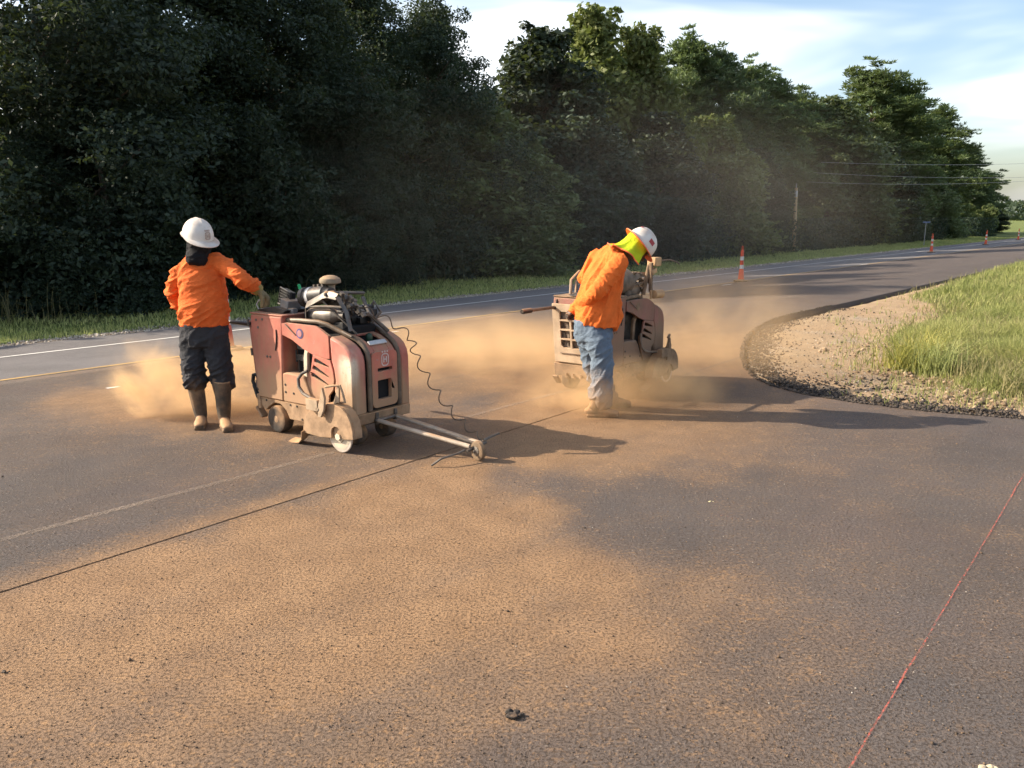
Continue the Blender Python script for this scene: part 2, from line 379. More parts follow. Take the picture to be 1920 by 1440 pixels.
AR = np.array(steps((-80, -8, 12), (-8, -1.6, 14), (-1.6, 14, 200), (14, 40, 60), (40, 140, 40), (140, 900, 30)))
EC = steps((-90, -14, 8), (-14, -5.2, 30), (-5.2, -.012, 66)); CUTW = .009
cols = []                                                   # column -> function of a giving (d, dz)
for e in EC: cols.append((lambda a, e=e: dcut(a) + e, 0))
for e, dz in ((-CUTW, 0), (-CUTW + .0008, -.07), (CUTW - .0008, -.07), (CUTW, 0)): cols.append((lambda a, e=e: dcut(a) + e, dz))
for e in np.linspace(.012, 1.5, 20): cols.append((lambda a, e=e: dcut(a) + e, 0))
for q in np.linspace(.1, 1, 10): cols.append((lambda a, q=q: (dcut(a) + 1.5) * (1 - q) + D0 * q, 0))
for d in np.linspace(7.4, 11.36, 11): cols.append((lambda a, d=d: np.full_like(a, d), 0))
DD = np.stack([c[0](AR) for c in cols], 1); NR, NC = DD.shape
AA = np.repeat(AR[:, None], NC, 1)
PX = AA * U.x + DD * NL.x; PY = AA * U.y + DD * NL.y
PZ = np.where(DD > D0, -SL * (DD - D0), 0.0)
for j, c in enumerate(cols):
    if c[1]: PZ[:, j] += np.where((AR < A_BLADE) & (AR > -30), c[1], 0)
P2 = np.stack([PX.ravel(), PY.ravel()], 1); ins = inside(P2, IX)
idx = np.arange(NR * NC).reshape(NR, NC)
quads = np.stack([idx[:-1, :-1], idx[1:, :-1], idx[1:, 1:], idx[:-1, 1:]], 2).reshape(-1, 4)
cnt = ins[quads].sum(1); keep = quads[cnt < 4]; strad = np.unique(quads[(cnt > 0) & (cnt < 4)]); mv = strad[ins[strad]]
P2[mv] = nearest(P2[mv], IX)[0]
used = np.unique(keep); remap = -np.ones(NR * NC, int); remap[used] = np.arange(len(used))
V = np.stack([P2[used, 0], P2[used, 1], PZ.ravel()[used]], 1)
me = soup("pavement", V, remap[keep], M_pave)
dv = dust_at(V[:, :2])
# pale scored guide line left of the cut, and a dusty lip right along the cut
aa = V[:, 0] * U.x + V[:, 1] * U.y; ee = V[:, 0] * NL.x + V[:, 1] * NL.y - dcut(aa)
onf = (ee < 2) & (aa < 14) & (aa > -3)
dv = np.where(onf & (ee > 0) & (ee < .3), np.maximum(dv, .75 - 1.6 * ee), dv)
drift = np.array([.16 * mnoise.noise(Vector((a_ * .35, e_ * 2.6, 1))) + .10 * mnoise.noise(Vector((a_ * .9, e_ * 7, 4))) for a_, e_ in zip(aa, ee)]); dv = dv + np.where(onf, drift, 0)
for pts, w_, amt in (([(-100, 1010), (250, 905), (480, 850), (640, 800)], .09, -.16), ([(-100, 930), (200, 860), (420, 822)], .09, -.16), ([(2000, 1030), (1500, 925), (1200, 875), (1000, 848)], .10, .14), ([(2000, 960), (1560, 880), (1250, 846)], .10, .14), ([(0, 1335), (500, 1185), (900, 1062), (1120, 965)], .08, -.14), ([(0, 1215), (480, 1090), (840, 985), (1010, 915)], .08, -.12)):
    q_ = nearest(V[:, :2], [tuple(gp(*p))[:2] for p in pts], False)[1]                # old wheel tracks through the dust
    dv = dv + np.where(onf, amt * np.clip(1.6 - q_ / w_, 0, 1) * (.55 + .9 * np.abs(drift) / .2), 0)
dv = np.where((np.abs(ee) < CUTW * .95), -.6, dv)
_, ed = nearest(V[:, :2], IX, False)
attr(me, "dust", np.clip(dv, -.6, 1) * (1 - .0 * ed))
bm = bmesh.new(); bm.from_mesh(me)                        # give the sheet its edge thickness
be = [e for e in bm.edges if e.is_boundary]
ex = bmesh.ops.extrude_edge_only(bm, edges=be)
bmesh.ops.translate(bm, vec=(0, 0, -.11), verts=[g for g in ex["geom"] if isinstance(g, bmesh.types.BMVert)])
bmesh.ops.recalc_face_normals(bm, faces=bm.faces); bm.to_mesh(me); bm.free()
pav = link("pavement", me, M_pave); tag(pav, "dusty new asphalt of the turning apron and near lane", kind="structure")
# ---- far highway lane (older, paler), its lines
def strip(name, a0, a1, d0, d1, z, m, n=40, parent=None, zf=zroad, jit=0.0):
    mb = MB(); vs = []; fs = []
    for i in range(n + 1):
        t = (i / n); a = a0 + (a1 - a0) * (t if a1 - a0 < 60 else t ** 2.2)
        j = jit * mnoise.noise(Vector((a * .6, d0, 3)))
        vs += [xy(a, d0 + j, zf(d0) + z), xy(a, d1 + j, zf(d1) + z)]
        if i: k = 2 * i; fs.append((k - 2, k, k + 1, k - 1))
    return mb.add(vs, fs).build(name, m, parent, 0)
o = strip("highway_lane", -90, 900, 11.30, 16.8, -.004, M_old, 60); tag(o, "older grey asphalt lane of the highway beyond the yellow line", kind="structure")
o = strip("edge_line", -90, 900, 14.62, 14.74, .002, M_white, 200); tag(o, "white edge line of the far highway lane", kind="structure")
o = strip("centre_line", -90, 900, 11.43, 11.56, .002, M_yell, 200); tag(o, "solid yellow centre line along the step between old and new asphalt", kind="structure")
ad_seam = strip("old_seam_line", 11.5, 60, 7.14, 7.19, .004, M_chalk, 80); tag(ad_seam, "faint pale scored line on the near lane", kind="structure")
sl = strip("scored_guide_line", -6, 8, 4.90, 4.96, .004, M_chalk, 60); tag(sl, "faint pale guide line left of the saw cut", kind="structure")
for px, py, nm in ((212, 727, "white tape dash on asphalt at the far left, left of the dust plume"), (735, 623, "white tape dash beside the hood of the red saw"), (1363, 534, "white tape dash beside the nearest orange channelizer post"), (1620, 496, "white tape dash between the two nearest orange channelizer posts on the right"), (1752, 475, "white tape dash just past the second orange channelizer post")):
    p = gr(px, py); a, d = ad(p)
    hl = {212: .07, 735: .14, 1363: .32, 1620: .5, 1752: .5}[px]; tag(strip("tape_dash", a - hl, a + hl, d - .04, d + .04, .005, M_white, 6), nm, "road marking", "temporary white tape dashes")
def ground_line(name, pts, w, m, z=.005):
    mb = MB(); P = [gp(*p) for p in pts]; Q = []
    for a, b in zip(P[:-1], P[1:]):
        n = max(2, int((b - a).length / .12)); Q += [a.lerp(b, i / n) for i in range(n)]
    Q.append(P[-1]); vs = []; fs = []
    for i, p in enumerate(Q):
        t = (Q[min(i + 1, len(Q) - 1)] - Q[max(i - 1, 0)]).normalized(); s_ = Vector((-t.y, t.x, 0)); j = .006 * mnoise.noise(p * 3)
        ww = w * (1 + .5 * mnoise.noise(p * 7)); vs += [p + s_ * (ww / 2 + j) + Vector((0, 0, z)), p - s_ * (ww / 2 - j) + Vector((0, 0, z))]
        if i: k = 2 * i; fs.append((k - 2, k, k + 1, k - 1))
    return mb.add(vs, fs).build(name, m, None, 0)
tag(ground_line("red_marking_line", [(1975, 800), (1920, 890), (1810, 1078), (1700, 1260), (1594, 1440), (1500, 1600)], .0065, M_red), "red spray paint layout line crossing the right of the asphalt", kind="structure")
tag(ground_line("faint_red_line", [(1300, 955), (1500, 1003), (1700, 1040), (1920, 1080), (2100, 1110)], .006, M_redf, .0065), "faint broken red layout line", kind="structure")
# ---- the ground sheet
ga = np.array(sorted(set(steps((-1500, -40, 14), (-40, 2, 40), (2, 24, 120), (24, 80, 60), (80, 300, 40), (300, 2500, 20)))))
gd = np.array(sorted(set(steps((-1500, -40, 12), (-40, -8, 20), (-8, 6.2, 80), (6.2, 16.6, 8), (16.6, 26, 48), (26, 60, 20), (60, 1500, 14)))))
GA, GD = np.meshgrid(ga, gd, indexing="ij"); GX = GA * U.x + GD * NL.x; GY = GA * U.y + GD * NL.y
gp2 = np.stack([GX.ravel(), GY.ravel()], 1); gin = inside(gp2, IX); _, ged = nearest(gp2, IX)
grass_px = [(2600, 470), (1925, 484), (1820, 512), (1745, 543), (1700, 556), (1748, 575), (1760, 600), (1690, 618), (1655, 640), (1668, 668), (1700, 688), (1755, 694), (1785, 712), (1800, 728), (1835, 742), (1925, 751), (2100, 757), (2600, 765)]
GRP = np.array([[p.x, p.y] for p in (gp(*q) for q in grass_px)]); GRP = np.vstack([GRP, [[200, 20], [700, 500]]])
GRP[0] = [500 * U.x + 5.2 * NL.x, 500 * U.y + 5.2 * NL.y]
ging = inside(gp2, GRP); _, gdist = nearest(gp2, GRP)
gz = np.zeros(len(gp2)); gg = np.zeros(len(gp2)); gv = np.zeros(len(gp2)); fd = GD.ravel()
for i in range(len(gp2)):
    x, y = gp2[i]; d = fd[i]
    if d > 16.7:
        k = min(1, (d - 16.7) / 2.2); gz[i] = -.603 - .115 * k + (.03 * fbm(x, y, .7) if d < 40 else 0); gg[i] = 1 if d > 17.9 else max(0, (d - 17.0) / .9) ; gv[i] = 1 if d < 18 else 0
    elif d > 5.6: gz[i] = zroad(d) - .16
    elif gin[i]:
        k = min(1, ged[i] / .5); g = (1 if ging[i] else -1) * min(gdist[i], 1.5)
        gz[i] = -.035 + .02 * k + k * (.035 * fbm(x, y, 1.3, 5) + .02 * fbm(x, y, 4, 9)) + .07 * max(0, min(1, g + .3)); gg[i] = max(0, min(1, .35 + g * 1.2)); gv[i] = .42 - .2 * k + .35 * fbm(x, y, .9, 3)
        if g > .3: gv[i] = 0
    else: gz[i] = -.22
GI = np.arange(len(gp2)).reshape(GX.shape); gf = np.stack([GI[:-1, :-1], GI[1:, :-1], GI[1:, 1:], GI[:-1, 1:]], 2).reshape(-1, 4)
me = soup("ground", np.stack([gp2[:, 0], gp2[:, 1], gz], 1), gf, M_ground, smooth=True); attr(me, "grass", gg); attr(me, "gravel", gv)
gro = link("ground", me, M_ground); tag(gro, "sandy gravel island and grass verges", kind="structure")
from mathutils.bvhtree import BVHTree
_bm = bmesh.new(); _bm.from_mesh(me); GB = BVHTree.FromBMesh(_bm); _bm.free()
def gz_at(x, y):
    h = GB.ray_cast(Vector((x, y, 20)), Vector((0, 0, -1)))
    return h[0].z if h[0] else 0.0

# ---- loose stones: many small faceted pieces in one sheet of stuff
def stones(name, P, S, m, label, cat, seed=1, flat=.65):
    r = np.random.default_rng(seed); base = np.array([[0, 0, 1], [.94, 0, .1], [.3, .9, -.05], [-.76, .55, .15], [-.76, -.55, -.05], [.3, -.9, .12], [0, 0, -.8]])
    F = np.array([[0, 1, 2], [0, 2, 3], [0, 3, 4], [0, 4, 5], [0, 5, 1], [6, 2, 1], [6, 3, 2], [6, 4, 3], [6, 5, 4], [6, 1, 5]])
    N = len(P); th = r.uniform(0, 6.28, N); c, s = np.cos(th), np.sin(th); B = base[None] * (1 + r.normal(0, .22, (N, 7, 1))) * np.asarray(S)[:, None, None] * np.array([1, .8, flat])
    X = B[..., 0] * c[:, None] - B[..., 1] * s[:, None]; Y = B[..., 0] * s[:, None] + B[..., 1] * c[:, None]
    V = np.stack([X, Y, B[..., 2]], 2) + np.asarray(P)[:, None, :]
    me = soup(name, V.reshape(-1, 3), (F[None] + 7 * np.arange(N)[:, None, None]).reshape(-1, 3), m); attr(me, "tone", np.repeat(r.uniform(0, 1, N) ** 1.6, 7))
    return tag(link(name, me, None), label, cat, kind="stuff")
# crumbs of asphalt spilled along the apron edge
EL = [gp(*p) for p in edge_px]; P = []; S = []
seg = [(a, b, (b - a).length) for a, b in zip(EL[:-1], EL[1:])]
wts = [(1.0 if (a + b).length / 2 < 9.5 else .35) * l for a, b, l in seg]
for _ in range(12000):
    a, b, l = random.choices(seg, wts)[0]; t = random.random(); p = a.lerp(b, t); out = Vector((b.y - a.y, -(b.x - a.x), 0)).normalized() * -1
    q = random.random(); w = abs(random.gauss(.16, .15)) if q < .88 else abs(random.gauss(0, .7))
    p = p + out * (w - .05); s_ = random.choice((.006, .009, .013, .018)) * random.uniform(.7, 1.4)
    z = gz_at(p.x, p.y) if w > .05 else 0.0
    pile = .05 * math.exp(-((w - .15) / .16) ** 2) * (.4 + .8 * abs(mnoise.noise(p * 1.5))) if w > .05 else 0
    P.append((p.x, p.y, z + s_ * .3 + pile * random.random())); S.append(s_)
stones("asphalt_crumbs", P, S, M_crumb, "black asphalt crumbs spilled along the curved pavement edge", "crumbs", 2)
def gpN(px, py):
    u = (px - 960) / FPX; v = (720 - py) / FPX; y = CP + v * SP; z = -SP + v * CP; t = -CAMH / z
    return np.stack([u * t, y * t], 1)
Q = gpN(rng.uniform(1400, 1925, 12000), rng.uniform(585, 775, 12000)); k = inside(Q, IX) & (~inside(Q, GRP) | (rng.random(12000) < .2)); Q = Q[k][:6500]
S = .003 + .011 * rng.random(len(Q)) ** 5; P = [(x, y, gz_at(x, y) + s_ * .3) for (x, y), s_ in zip(Q, S)]      # pebbles on the island
stones("island_pebbles", P, S, M_stone, "small pale pebbles over the sandy island", "pebbles", 3)
cc = np.array([(1690, 690), (1740, 705), (1765, 720), (1700, 640), (1600, 655), (1640, 700), (1810, 745), (1860, 755)])[rng.integers(0, 8, 900)]
Q = gpN(cc[:, 0] + rng.normal(0, 32, 900), cc[:, 1] + rng.normal(0, 8, 900)); Q = Q[inside(Q, IX)]                # a torn ridge of clods at the lip of the grass
S = .008 + .035 * rng.random(len(Q)) ** 4; P = [(x, y, gz_at(x, y) + s_ * .35) for (x, y), s_ in zip(Q, S)]
stones("earth_clods", P, S, M_clod, "brown earth clods torn up beside the grass", "clods", 4)
P = []; S = []
for _ in range(5200):                                    # grit over the apron
    px = random.uniform(-100, 2000); py = 790 + 650 * random.random() ** .8; p = gp(px, py)
    s_ = .0016 + .0035 * random.random() ** 2 + (.005 if random.random() < .006 else 0); P.append((p.x, p.y, s_ * .4)); S.append(s_)
stones("road_grit", P, S, M_grit, "brown grit scattered over the dusty asphalt", "grit", 5, .8)
P = []; S = []
for _ in range(260):
    p = gp(random.uniform(900, 1950), 760 + 560 * random.random() ** 1.3); s_ = random.uniform(.002, .005); P.append((p.x, p.y, s_ * .4)); S.append(s_)
stones("pale_road_chips", P, S, M_stone, "scattered pale stone chips on the asphalt", "chips", 6)
P = []; S = []
for _ in range(16000):                                   # gravel shoulder on the far side
    a = random.uniform(-12, 70) if random.random() < .75 else random.uniform(-12, 20); d = 16.75 + abs(random.gauss(.35, .42)); s_ = random.uniform(.012, .035) * (1 if a < 25 else 1.5); p = xy(a, d); P.append((p.x, p.y, gz_at(p.x, p.y) + s_ * .3)); S.append(s_)
stones("shoulder_gravel", P, S, M_stone, "pale gravel along the far shoulder of the highway", "gravel", 7)

# ---- grass
def blades(name, roots, H, W_, m, label, cat, seed=1, lean=.35, kind="stuff"):
    r = np.random.default_rng(seed); N = len(roots); P = np.asarray(roots); H = np.asarray(H)
    th = r.uniform(0, 6.28, N); la = r.normal(0, lean, N); lb = r.normal(0, lean, N); s = np.stack([np.cos(th), np.sin(th), np.zeros(N)], 1) * (np.asarray(W_)[:, None])
    ln = np.stack([la, lb, np.zeros(N)], 1) * H[:, None]; up = np.zeros((N, 3)); up[:, 2] = H
    mid = P + up * .55 + ln * .3; tip = P + up * (1 - .25 * np.hypot(la, lb)[:, None]) + ln
    V = np.stack([P - s, P + s, mid + s * .75, mid - s * .75, tip], 1).reshape(-1, 3); o = 5 * np.arange(N)[:, None]
    F = np.concatenate([o + [0, 1, 2], o + [0, 2, 3], o + [3, 2, 4]]).astype(int)
    me = soup(name, V, F, m); attr(me, "tone", np.repeat(np.clip(r.normal(.3, .28, N), 0, 1), 5)); return tag(link(name, me, None), label, cat, kind=kind)
roots = []; H = []; W_ = []
def grass_add(p, h, w): roots.append((p.x, p.y, gz_at(p.x, p.y) - .01)); H.append(h); W_.append(w)
Q = gpN(rng.uniform(1540, 2150, 260000), 484 + 285 * rng.random(260000) ** .75); Q = Q[inside(Q, IX)]      # tall grass right of the island
ing = inside(Q, GRP); dq = nearest(Q, GRP)[1]
for (x, y), g, dd in zip(Q, ing, dq):
    if not g and dd > 2.5: continue
    patch = fbm(x, y, .9, 2, 3)
    if not g and random.random() > .03 * math.exp(-dd * 1.6) + (.04 if patch > .5 else 0): continue
    if g and dd < .9 and random.random() > .12 + dd: continue
    if g and patch < -.08 and random.random() < .7: continue
    k = min(1, dd / .8) if g else .25; p = Vector((x, y, 0))
    grass_add(p, (.06 + .15 * k) * random.uniform(.45, 1.5) * (1 + .3 * patch), (.0022 + .00028 * p.length))
    if len(roots) > 110000: break
blades("tall_grass", roots, H, W_, M_grass, "tall bright grass beyond the gravel island", "grass", 11, .42)
roots, H, W_ = [], [], []
Q = gpN(rng.uniform(1560, 2100, 30000), 490 + 275 * rng.random(30000) ** .75); Q = Q[inside(Q, IX)]; ing = inside(Q, GRP); dq = nearest(Q, GRP)[1]
for (x, y), g, dd in zip(Q, ing, dq):            # straw and seed heads through the grass, thinning out over the sand
    if (g and random.random() < .18 + .5 * (fbm(x, y, .7, 8, 2) > .1)) or (not g and dd < .7 and random.random() < .25 * (1 - dd / .7)): grass_add(Vector((x, y, 0)), random.uniform(.10, .36) * (1 if g else .45), .0018 + .00022 * math.hypot(x, y))
blades("straw_grass", roots, H, W_, M_dry, "dry straw-coloured stems mixed through the roadside grass", "grass", 14, .5)
for cpx, cpy, n_ in ((1702, 692, 260), (1752, 700, 340), (1730, 680, 200)):   # bigger tufts at the lip
    roots, H, W_ = [], [], []
    c = gp(cpx, cpy)
    for _ in range(n_): p = c + Vector((random.gauss(0, .13), random.gauss(0, .13), 0)); grass_add(p, random.uniform(.25, .55), .005)
    lab = {1702: "coarse green grass tuft at the left tip of the grass patch", 1752: "wide arching grass tuft above the torn earth ridge", 1730: "upright grass tuft between the two tufts at the grass lip"}[cpx]
    t_ = blades("grass_tuft", roots, H, W_, M_grass, lab, "grass tuft", cpx, .6, None); t_["group"] = "tufts at the lip of the grass"
roots, H, W_ = [], [], []
for _ in range(70000):                                   # verge on the far side of the highway
    a = -14 + 125 * random.random() ** 1.9; d = random.uniform(17.3, 23.5); p = xy(a, d)
    if d < 18.2 and random.random() > (d - 17.3) / .9 + .15 + .4 * fbm(p.x, p.y, .6, 4): continue
    grass_add(p, random.uniform(.06, .16) * (1 + max(0, d - 20.5) * .25), .006 + .0003 * p.length)
blades("verge_grass", roots, H, W_, M_grass, "mown green grass verge between highway and wood", "grass", 12)
roots, H, W_ = [], [], []
for _ in range(350):                                    # seeding stalks at the foot of the wood
    a = random.choice((random.gauss(6.5, 1.6), random.gauss(3, 2), random.uniform(4, 45))); d = random.gauss(21.6, .5); grass_add(xy(a, d), random.uniform(.5, 1.15), .006)
blades("weed_stalks", roots, H, W_, M_dry, "pale seeding weed stalks at the foot of the dark wood", "weeds", 13, .3)
#PART3
# ================================================================== TREES
def leaf_cloud(C, size, asp, r, outward=None, ob=.5):
    """C (N,3) leaf centres -> diamond quads with scattered tilt."""
    N = len(C); n = r.normal(0, 1, (N, 3)); n /= np.linalg.norm(n, axis=1)[:, None]
    if outward is not None: n = n * (1 - ob) + outward * ob
    n[:, 2] += .35; n /= np.linalg.norm(n, axis=1)[:, None]
    t = r.normal(0, 1, (N, 3)); t -= n * (t * n).sum(1)[:, None]; t /= np.linalg.norm(t, axis=1)[:, None]; b = np.cross(n, t)
    s = size * r.uniform(.45, 1.6, N)[:, None]
    V = np.stack([C - t * s, C + b * s * asp + n * s * .12, C + t * s, C - b * s * asp + n * s * .12], 1).reshape(-1, 3)
    return V, np.arange(4 * N).reshape(-1, 4)
def needle_cloud(C, size, k, r):
    N = len(C) * k; Cc = np.repeat(C, k, 0); t = r.normal(0, 1, (N, 3)); t[:, 2] = np.abs(t[:, 2]) * .8 + .1; t /= np.linalg.norm(t, axis=1)[:, None]
    b = np.cross(t, r.normal(0, 1, (N, 3))); b /= np.linalg.norm(b, axis=1)[:, None]; s = size * r.uniform(.6, 1.3, N)[:, None]
    V = np.stack([Cc, Cc + t * s * .5 + b * s * .11, Cc + t * s, Cc + t * s * .5 - b * s * .11], 1).reshape(-1, 3)
    return V, np.arange(4 * N).reshape(-1, 4)
def tree_meshes(kind, seed, h=12.0, rad=4.0, nleaf=40000, size=.10, low=.10, nclump=70, m=None):
    r = np.random.default_rng(seed); rd = random.Random(seed)
    def envelope(t):                         # crown radius at relative height t of the crown
        if kind == "cone": return rad * (1.02 - t) ** .8 * (.35 + .65 * min(1, t * 6))
        if kind == "pine": return rad * (.35 + .75 * math.sin(math.pi * min(1, (.12 + t * .88)) ** 1.15)) * (.75 + .25 * math.sin(t * 17 + seed))
        return rad * max(.12, math.sin(math.pi * (.14 + .86 * t) ** .85)) ** .75
    cl = []
    for i in range(nclump):
        t = (i + rd.random()) / nclump; t = t ** .9; e = envelope(t); th = rd.uniform(0, 6.283) if kind != "pine" else i * 2.4 + rd.uniform(-.3, .3)
        q = e * (rd.random() ** (.38 if kind != "pine" else .55)); z = h * (low + (1 - low) * t * .97)
        cr = (rd.uniform(.65, 1.25) if kind != "pine" else rd.uniform(.75, 1.3)) * (rad / 4) * (1 - .3 * t) * (1 if nleaf > 90000 else 1.3); cl.append((q * math.cos(th), q * math.sin(th), z - cr * .3, cr))
    if kind != "pine":                       # stray sprays breaking the outline, a few leaders on top
        for i in range(26):
            t = rd.random() ** .6; e = envelope(t) * rd.uniform(.95, 1.18); th = rd.uniform(0, 6.283); cl.append((e * math.cos(th), e * math.sin(th), h * (low + (1 - low) * t * .97), rd.uniform(.22, .45) * rad / 4))
        for i in range(9):
            th = rd.uniform(0, 6.283); q = rad * .45 * rd.random(); cl.append((q * math.cos(th), q * math.sin(th), h * rd.uniform(.96, 1.03), rd.uniform(.25, .45) * rad / 4))
    else:
        for i in range(16):
            t = rd.random(); e = envelope(t) * rd.uniform(1.0, 1.3); th = rd.uniform(0, 6.283); cl.append((e * math.cos(th), e * math.sin(th), h * (low + (1 - low) * t), rd.uniform(.3, .5) * rad / 4))
        cl.append((0, 0, h * 1.0, .4)); cl.append((.1, .1, h * 1.03, .28))
    C = np.array(cl); w = C[:, 3] ** 2; w /= w.sum()
    if kind == "pine":
        N = nleaf // 12; ci = r.choice(len(C), N, p=w); dv = r.normal(0, 1, (N, 3)); dv /= np.linalg.norm(dv, axis=1)[:, None]; dv *= r.uniform(.35, 1.05, N)[:, None]
        P = C[ci, :3] + dv * C[ci, 3:4] * np.array([1.15, 1.15, .62]); V, F = needle_cloud(P, size, 12, r); tone = np.repeat(np.clip(r.normal(.15, .2, N), 0, 1), 48)
    else:
        N = nleaf; ci = r.choice(len(C), N, p=w); dv = r.normal(0, 1, (N, 3)); dv /= np.linalg.norm(dv, axis=1)[:, None]; out = dv.copy()
        lump = 1 + .30 * np.sin(dv[:, 0] * 9 + ci) * np.sin(dv[:, 1] * 8 + ci * 2) + .2 * np.sin(dv[:, 2] * 13 + ci)
        P = C[ci, :3] + dv * (r.uniform(.25, 1.0, N) ** .45 * lump)[:, None] * C[ci, 3:4] * np.array([1.1, 1.1, .85]); V, F = leaf_cloud(P, size, .52, r, out, .35)
        tone = np.repeat(np.clip(r.normal(.12, .2, N), 0, 1), 4)
    V[:, 2] = np.maximum(V[:, 2], .05)
    cm = soup("crown", V, F, m); attr(cm, "tone", tone)
    tb = MB(); lean = rd.uniform(-.25, .25); zt = h * (.94 if kind != "broad" else .8)
    trunk = [Vector((lean * (z / zt) ** 2 + .06 * math.sin(z + seed), .08 * math.sin(z * .8 + seed), z)) for z in np.linspace(0, zt, 9)]
    r0 = .26 if kind == "broad" else .21
    tb.loft([trunk[0] - Vector((0, 0, .3))] + trunk, [r0 * 1.5] + [r0 * (1.12 - .98 * i / 8) for i in range(9)], n=9)
    for x, y, z, cr in cl[::3]:
        zz = max(h * .12, z - math.hypot(x, y) * (.55 if kind != "pine" else .18)); zz = min(zz, zt * .95); k = zz / zt * 8; i = min(7, int(k)); p0 = trunk[i].lerp(trunk[i + 1], k - i); p1 = Vector((x, y, z))
        mid = p0.lerp(p1, .5) + Vector((rd.uniform(-.15, .15), rd.uniform(-.15, .15), .2)); rr = .07 * (1 - .5 * z / h)
        tb.loft([p0, mid, p1], [rr, rr * .6, rr * .2], n=5)
    return tb.mesh("trunk", 60), cm
for mm in (M_bark,): pass
VAR = {
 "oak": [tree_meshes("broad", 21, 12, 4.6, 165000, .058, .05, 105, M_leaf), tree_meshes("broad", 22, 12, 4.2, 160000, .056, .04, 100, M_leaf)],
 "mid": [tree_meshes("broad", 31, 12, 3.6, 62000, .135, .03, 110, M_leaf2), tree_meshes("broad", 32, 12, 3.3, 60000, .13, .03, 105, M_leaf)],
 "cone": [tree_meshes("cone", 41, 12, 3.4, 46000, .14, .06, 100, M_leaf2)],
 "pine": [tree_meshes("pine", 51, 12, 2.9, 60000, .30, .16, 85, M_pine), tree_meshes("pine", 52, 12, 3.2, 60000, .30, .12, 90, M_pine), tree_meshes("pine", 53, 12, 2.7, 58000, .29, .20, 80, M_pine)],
}
tcount = {}
def tree(kind, px, top, d, wid, label, name):
    r = ray(px, max(top, 0)); t = d / (r.x * NL.x + r.y * NL.y); x, y = r.x * t, r.y * t; rt = ray(px, top); zt = CAMH + rt.z * (y / rt.y); base = gz_at(x, y) - .05
    i = tcount.get(kind, 0); tcount[kind] = i + 1; tm, cm = VAR[kind][i % len(VAR[kind])]
    root = empty(name, (x, y, base), i * 2.1 + px * .01); k = (zt - base) / 12.0; wid = wid * (1.18 if kind != 'oak' else 1.0); root.scale = (wid, wid, k)
    link("trunk", tm, None, root); link("crown", cm, None, root)
    if not tm.materials: tm.materials.append(M_bark)
    return tag(root, label, {"pine": "pine tree"}.get(kind, "tree"), "trees along the edge of the wood")
TREES = [
 ("oak", 60, -330, 25.0, 1.15, "huge dark broadleaf tree filling the top left corner", "broadleaf_tree"),
 ("oak", 300, -170, 26.0, 1.10, "dark dense broadleaf tree rising straight above the white hard hat of the left worker", "broadleaf_tree"),
 ("oak", 500, -110, 25.0, 1.0, "dark broadleaf tree behind the reaching arm of the left worker", "broadleaf_tree"),
 ("oak", 665, -45, 26.5, 1.0, "tall dark broadleaf tree behind the engine of the red saw", "broadleaf_tree"),
 ("oak", 800, 12, 26.0, .92, "last tree of the left mass, its right flank dropping to the sky gap", "broadleaf_tree"),
 ("oak", 170, 120, 22.8, .62, "lower dark tree in front of the left mass, left of the left worker", "broadleaf_tree"),
 ("oak", 640, 215, 23.2, .60, "low dark tree in front of the wood above the red saw", "broadleaf_tree"),
 ("mid", 890, 190, 25.0, .80, "small ragged tree at the foot of the bright sky gap", "broadleaf_tree"),
 ("mid", 1018, 58, 26.0, .98, "rounded lighter green tree just right of the bright sky gap", "broadleaf_tree"),
 ("cone", 1112, 26, 28.0, .95, "tall pointed tree, highest spire right of the sky gap", "broadleaf_tree"),
 ("mid", 1195, 62, 27.0, .82, "ragged-topped tree right of the tall pointed spire", "broadleaf_tree"),
 ("mid", 1085, 175, 23.6, .78, "olive green front tree behind the right worker's back", "broadleaf_tree"),
 ("mid", 960, 260, 23.4, .70, "low shadowed tree below the rounded lighter green tree", "broadleaf_tree"),
 ("mid", 1240, 215, 24.0, .78, "shaded front tree straight above the right worker's hard hat", "broadleaf_tree"),
 ("pine", 1290, 64, 29.0, 1.05, "tallest dark pine right of the ragged-topped tree", "pine_tree"),
 ("pine", 1345, 88, 28.0, 1.05, "dark pine second in the pine row right of centre", "pine_tree"),
 ("pine", 1405, 118, 28.0, 1.0, "dark pine above the nearest channelizer post", "pine_tree"),
 ("pine", 1455, 140, 27.0, 1.0, "dark pine left of the dip in the treetop line", "pine_tree"),
 ("mid", 1340, 225, 24.5, .80, "shaded broadleaf tree in front of the pine row", "broadleaf_tree"),
 ("pine", 1500, 168, 28.0, 1.15, "narrow pine in the dip of the treetop line", "pine_tree"),
 ("mid", 1420, 280, 24.2, .66, "low shaded tree left of the wooden pole", "broadleaf_tree"),
 ("mid", 1570, 190, 26.0, 1.1, "vine-hung grey-green tree right of the wooden pole", "broadleaf_tree"),
 ("pine", 1640, 122, 29.0, 1.65, "big broad-crowned pine, highest of the right group", "pine_tree"),
 ("pine", 1695, 150, 27.0, 1.5, "pine leaning against the right side of the big broad-crowned pine", "pine_tree"),
 ("pine", 1765, 200, 28.0, 1.45, "pine at the shoulder of the descending right treetop line", "pine_tree"),
 ("mid", 1660, 270, 25.0, .85, "shaded broadleaf tree below the big broad-crowned pine", "broadleaf_tree"),
 ("pine", 1820, 280, 28.0, 1.35, "smaller pine near the right end of the wood", "pine_tree"),
 ("mid", 1745, 330, 25.0, .8, "low shaded tree behind the small street sign", "broadleaf_tree"),
 ("pine", 1850, 322, 29.0, .95, "last pine at the right end of the wood", "pine_tree"),
 ("mid", 1858, 385, 26.5, .65, "pale bush-like small tree ending the wood on the right", "broadleaf_tree"),
]
